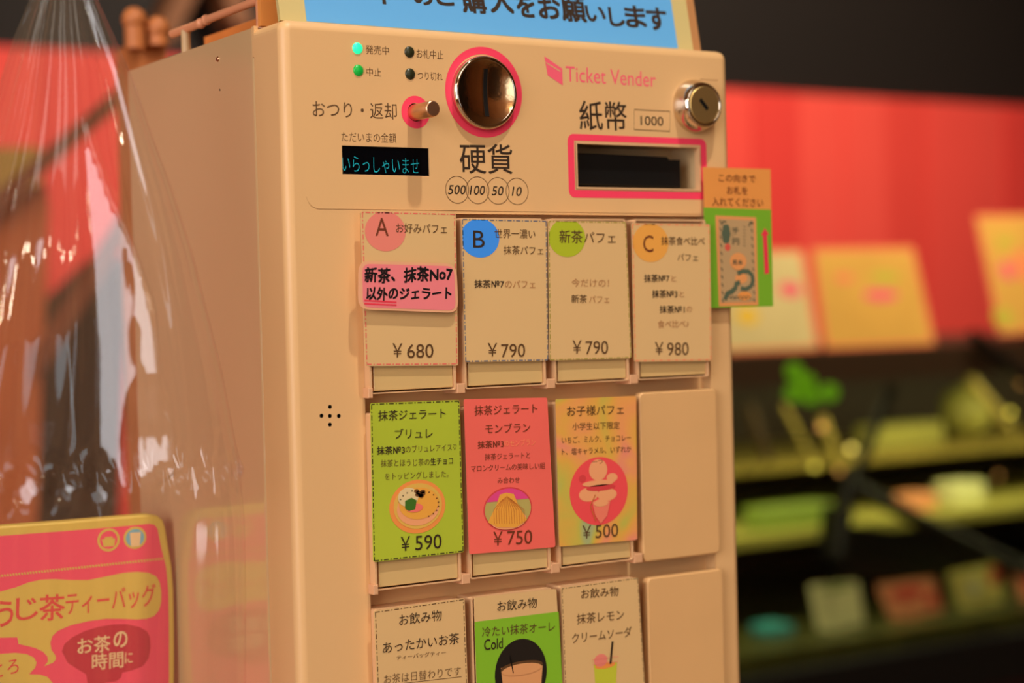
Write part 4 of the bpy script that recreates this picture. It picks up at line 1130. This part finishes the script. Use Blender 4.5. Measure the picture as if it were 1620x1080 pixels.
shelf_box(1236, 868, 0.062, 0.022, YS + 0.12, 0.6905, 'tag_teal', 'tub', 'small teal tub low in the showcase, left end', 'tub')
shelf_box(1265, 815, 0.20, 0.045, YS + 0.26, 0.8752, 'tag_green', 'tray', 'green tray on the lower showcase shelf', 'tray')
shelf_box(1215, 820, 0.05, 0.055, YS + 0.235, 0.8752, 'tag_salmon', 'tub', 'small salmon tub in front of the green tray', 'tub') if False else None
shelf_box(1465, 790, 0.07, 0.035, YS + 0.30, 0.8752, 'tag_salmon', 'tub', 'salmon tub on the lower showcase shelf', 'tub')
shelf_box(1535, 795, 0.10, 0.05, YS + 0.30, 0.8752, 'tag_pale', 'tub', 'pale tub beside the salmon one on the lower showcase shelf', 'tub')
shelf_box(1440, 720, 0.22, 0.05, YS + 0.42, 1.0052, 'tray_cream', 'tray', 'long cream tray on the upper showcase shelf', 'tray')
# leafy ornament hanging from the top board
b = MB(); pl_ = Plane((0, YS - 0.012, 0))
for px, py, rx, ry in ((1258, 588, 17, 14), (1277, 606, 19, 15), (1314, 621, 18, 14), (1256, 622, 16, 14), (1284, 626, 20, 14)):
    c = pl_.at(px, py); s = pl_.depth(*c) / F_PX; prism(b, pl_, ell(c[0], c[1], rx * s, ry * s, 20), -0.004, 0.0, 'leaf_green', bev=0.001)
c = pl_.at(1275, 605); o = b.build('leaf_ornament', origin=pl_.w(*c)); tag(o, 'bright green leaf-shaped ornament stuck on the showcase front rail', 'ornament')


# cards leaning on top of the case
def leaning(q, m, label, spots, y_, lean=20, nm='menu_board'):
    a = math.radians(lean); o3 = Vector((0, y_, zt)); pl_ = Plane(o3, (1, 0, 0), (0, math.sin(a), math.cos(a)))
    qq = [pl_.at(*p) for p in q]
    lo = min(v for u, v in qq)
    qq = [(u, max(0.0015, v)) for u, v in qq]
    if area2(qq) < 0: qq = qq[::-1]
    b = MB(); prism(b, pl_, rquad(qq, 0.006, 3), -0.004, 0.0, 'poster_edge'); cx = sum(u for u, v in qq) / 4
    o = b.build(nm, origin=pl_.w(cx, 0)); tag(o, label, 'menu board', 'boards leaning on the showcase top')
    b = MB(); flat(b, pl_, rquad(inset(qq, 0.008), 0.006, 3), 0.0003, m)
    for (x_, yy, rx, ry, mm) in spots:
        c = pl_.at(x_, yy); s = pl_.depth(*c) / F_PX; flat(b, pl_, ell(c[0], c[1], rx * s * 1.15, ry * s, 20), 0.0006, mm)
    b.build('print', parent=o, origin=pl_.w(cx, 0))
    b = MB(); c0 = pl_.w(cx, 0.08, -0.004)
    b.add([c0 + Vector((-0.02, 0, 0)), c0 + Vector((0.02, 0, 0)), Vector((cx + 0.02, c0.y + 0.06, zt + 0.0005)), Vector((cx - 0.02, c0.y + 0.06, zt + 0.0005))], [(0, 1, 2, 3)], 'poster_edge')
    b.build('prop', parent=o, origin=c0)


leaning(((1110, 394), (1270, 394), (1300, 562), (1120, 572)), 'poster_cream', 'cream board with pink spot, partly behind the ticket machine', [(1250, 458, 20, 13, 'spot_pink'), (1182, 500, 20, 14, 'spot_yellow')], YS + 0.035)
leaning(((1284, 392), (1445, 390), (1482, 552), (1308, 562)), 'poster_orange', 'orange board with pink mark, middle one on the showcase top', [(1393, 467, 32, 10, 'spot_pink'), (1400, 438, 28, 9, 'spot_green'), (1335, 440, 18, 8, 'poster_edge')], YS + 0.035)
leaning(((1543, 340), (1700, 338), (1735, 520), (1582, 530)), 'poster_orange', 'orange board with pink and green shapes at the right picture edge', [(1593, 428, 14, 16, 'spot_pink'), (1590, 383, 20, 9, 'spot_green'), (1587, 502, 20, 16, 'spot_green'), (1618, 420, 16, 30, 'poster_edge')], YS + 0.035)  # lowest pale spot is a blurred light painted on the board

# ------------------------------------------------------------------ behind on the left
mat('stall_brown', (222, 112, 56), 0.6, k=K1, vary=0.15, vscale=3); mat('stall_rail', (150, 76, 40), 0.6, k=K1); mat('stall_dark', (100, 56, 24), 0.7, k=K1)
pl_ = Plane((0, 1.5, 0))


def slab(nm, pts, y_, th, m, label, cat, zfloor=0.0):
    pl_ = Plane((0, y_, 0)); qq = [pl_.at(*p) for p in pts]; qq = [(u, v if v > zfloor else zfloor) for u, v in qq]
    b = MB(); prism(b, pl_, qq, -th, 0.0, m); cx = sum(u for u, v in qq) / len(qq)
    o = b.build(nm, origin=pl_.w(cx, zfloor)); tag(o, label, cat); return o


stall = empty('stall', (0.05, 1.6, 0), 'orange-brown stall with a slanted dark top rail behind the clear bag', 'stall')


def stall_part(nm, pts, y_, th, m):
    pl_ = Plane((0, y_, 0)); qq = [(u, max(v, 0.0)) for u, v in (pl_.at(*p) for p in pts)]
    b = MB(); prism(b, pl_, qq, -th, 0.0, m); b.build(nm, parent=stall, origin=pl_.w(*qq[0]))


stall_part('side_panel', ((-200, 430), (0, 326), (72, 290), (78, 330), (76, 4200), (-200, 4200)), 1.5, 0.25, 'stall_brown')
stall_part('top_rail', ((-200, 405), (0, 305), (205, 128), (205, 156), (0, 334), (-200, 436)), 1.46, 0.03, 'stall_rail')
stall_part('brace', ((60, 560), (206, 330), (206, 372), (60, 604)), 1.44, 0.03, 'stall_rail')
slab('cabinet', ((66, 560), (104, 500), (206, 404), (206, 4000), (66, 4000)), 1.80, 0.20, 'stall_dark', 'dark brown slant-topped cabinet between the stall and the ticket machine', 'cabinet')
slab('tall_board', ((-60, 236), (60, 232), (66, 244), (68, 4000), (-60, 4000)), 2.06, 0.02, 'poster_orange', 'tall yellow-orange board rising behind the brown stall', 'board')
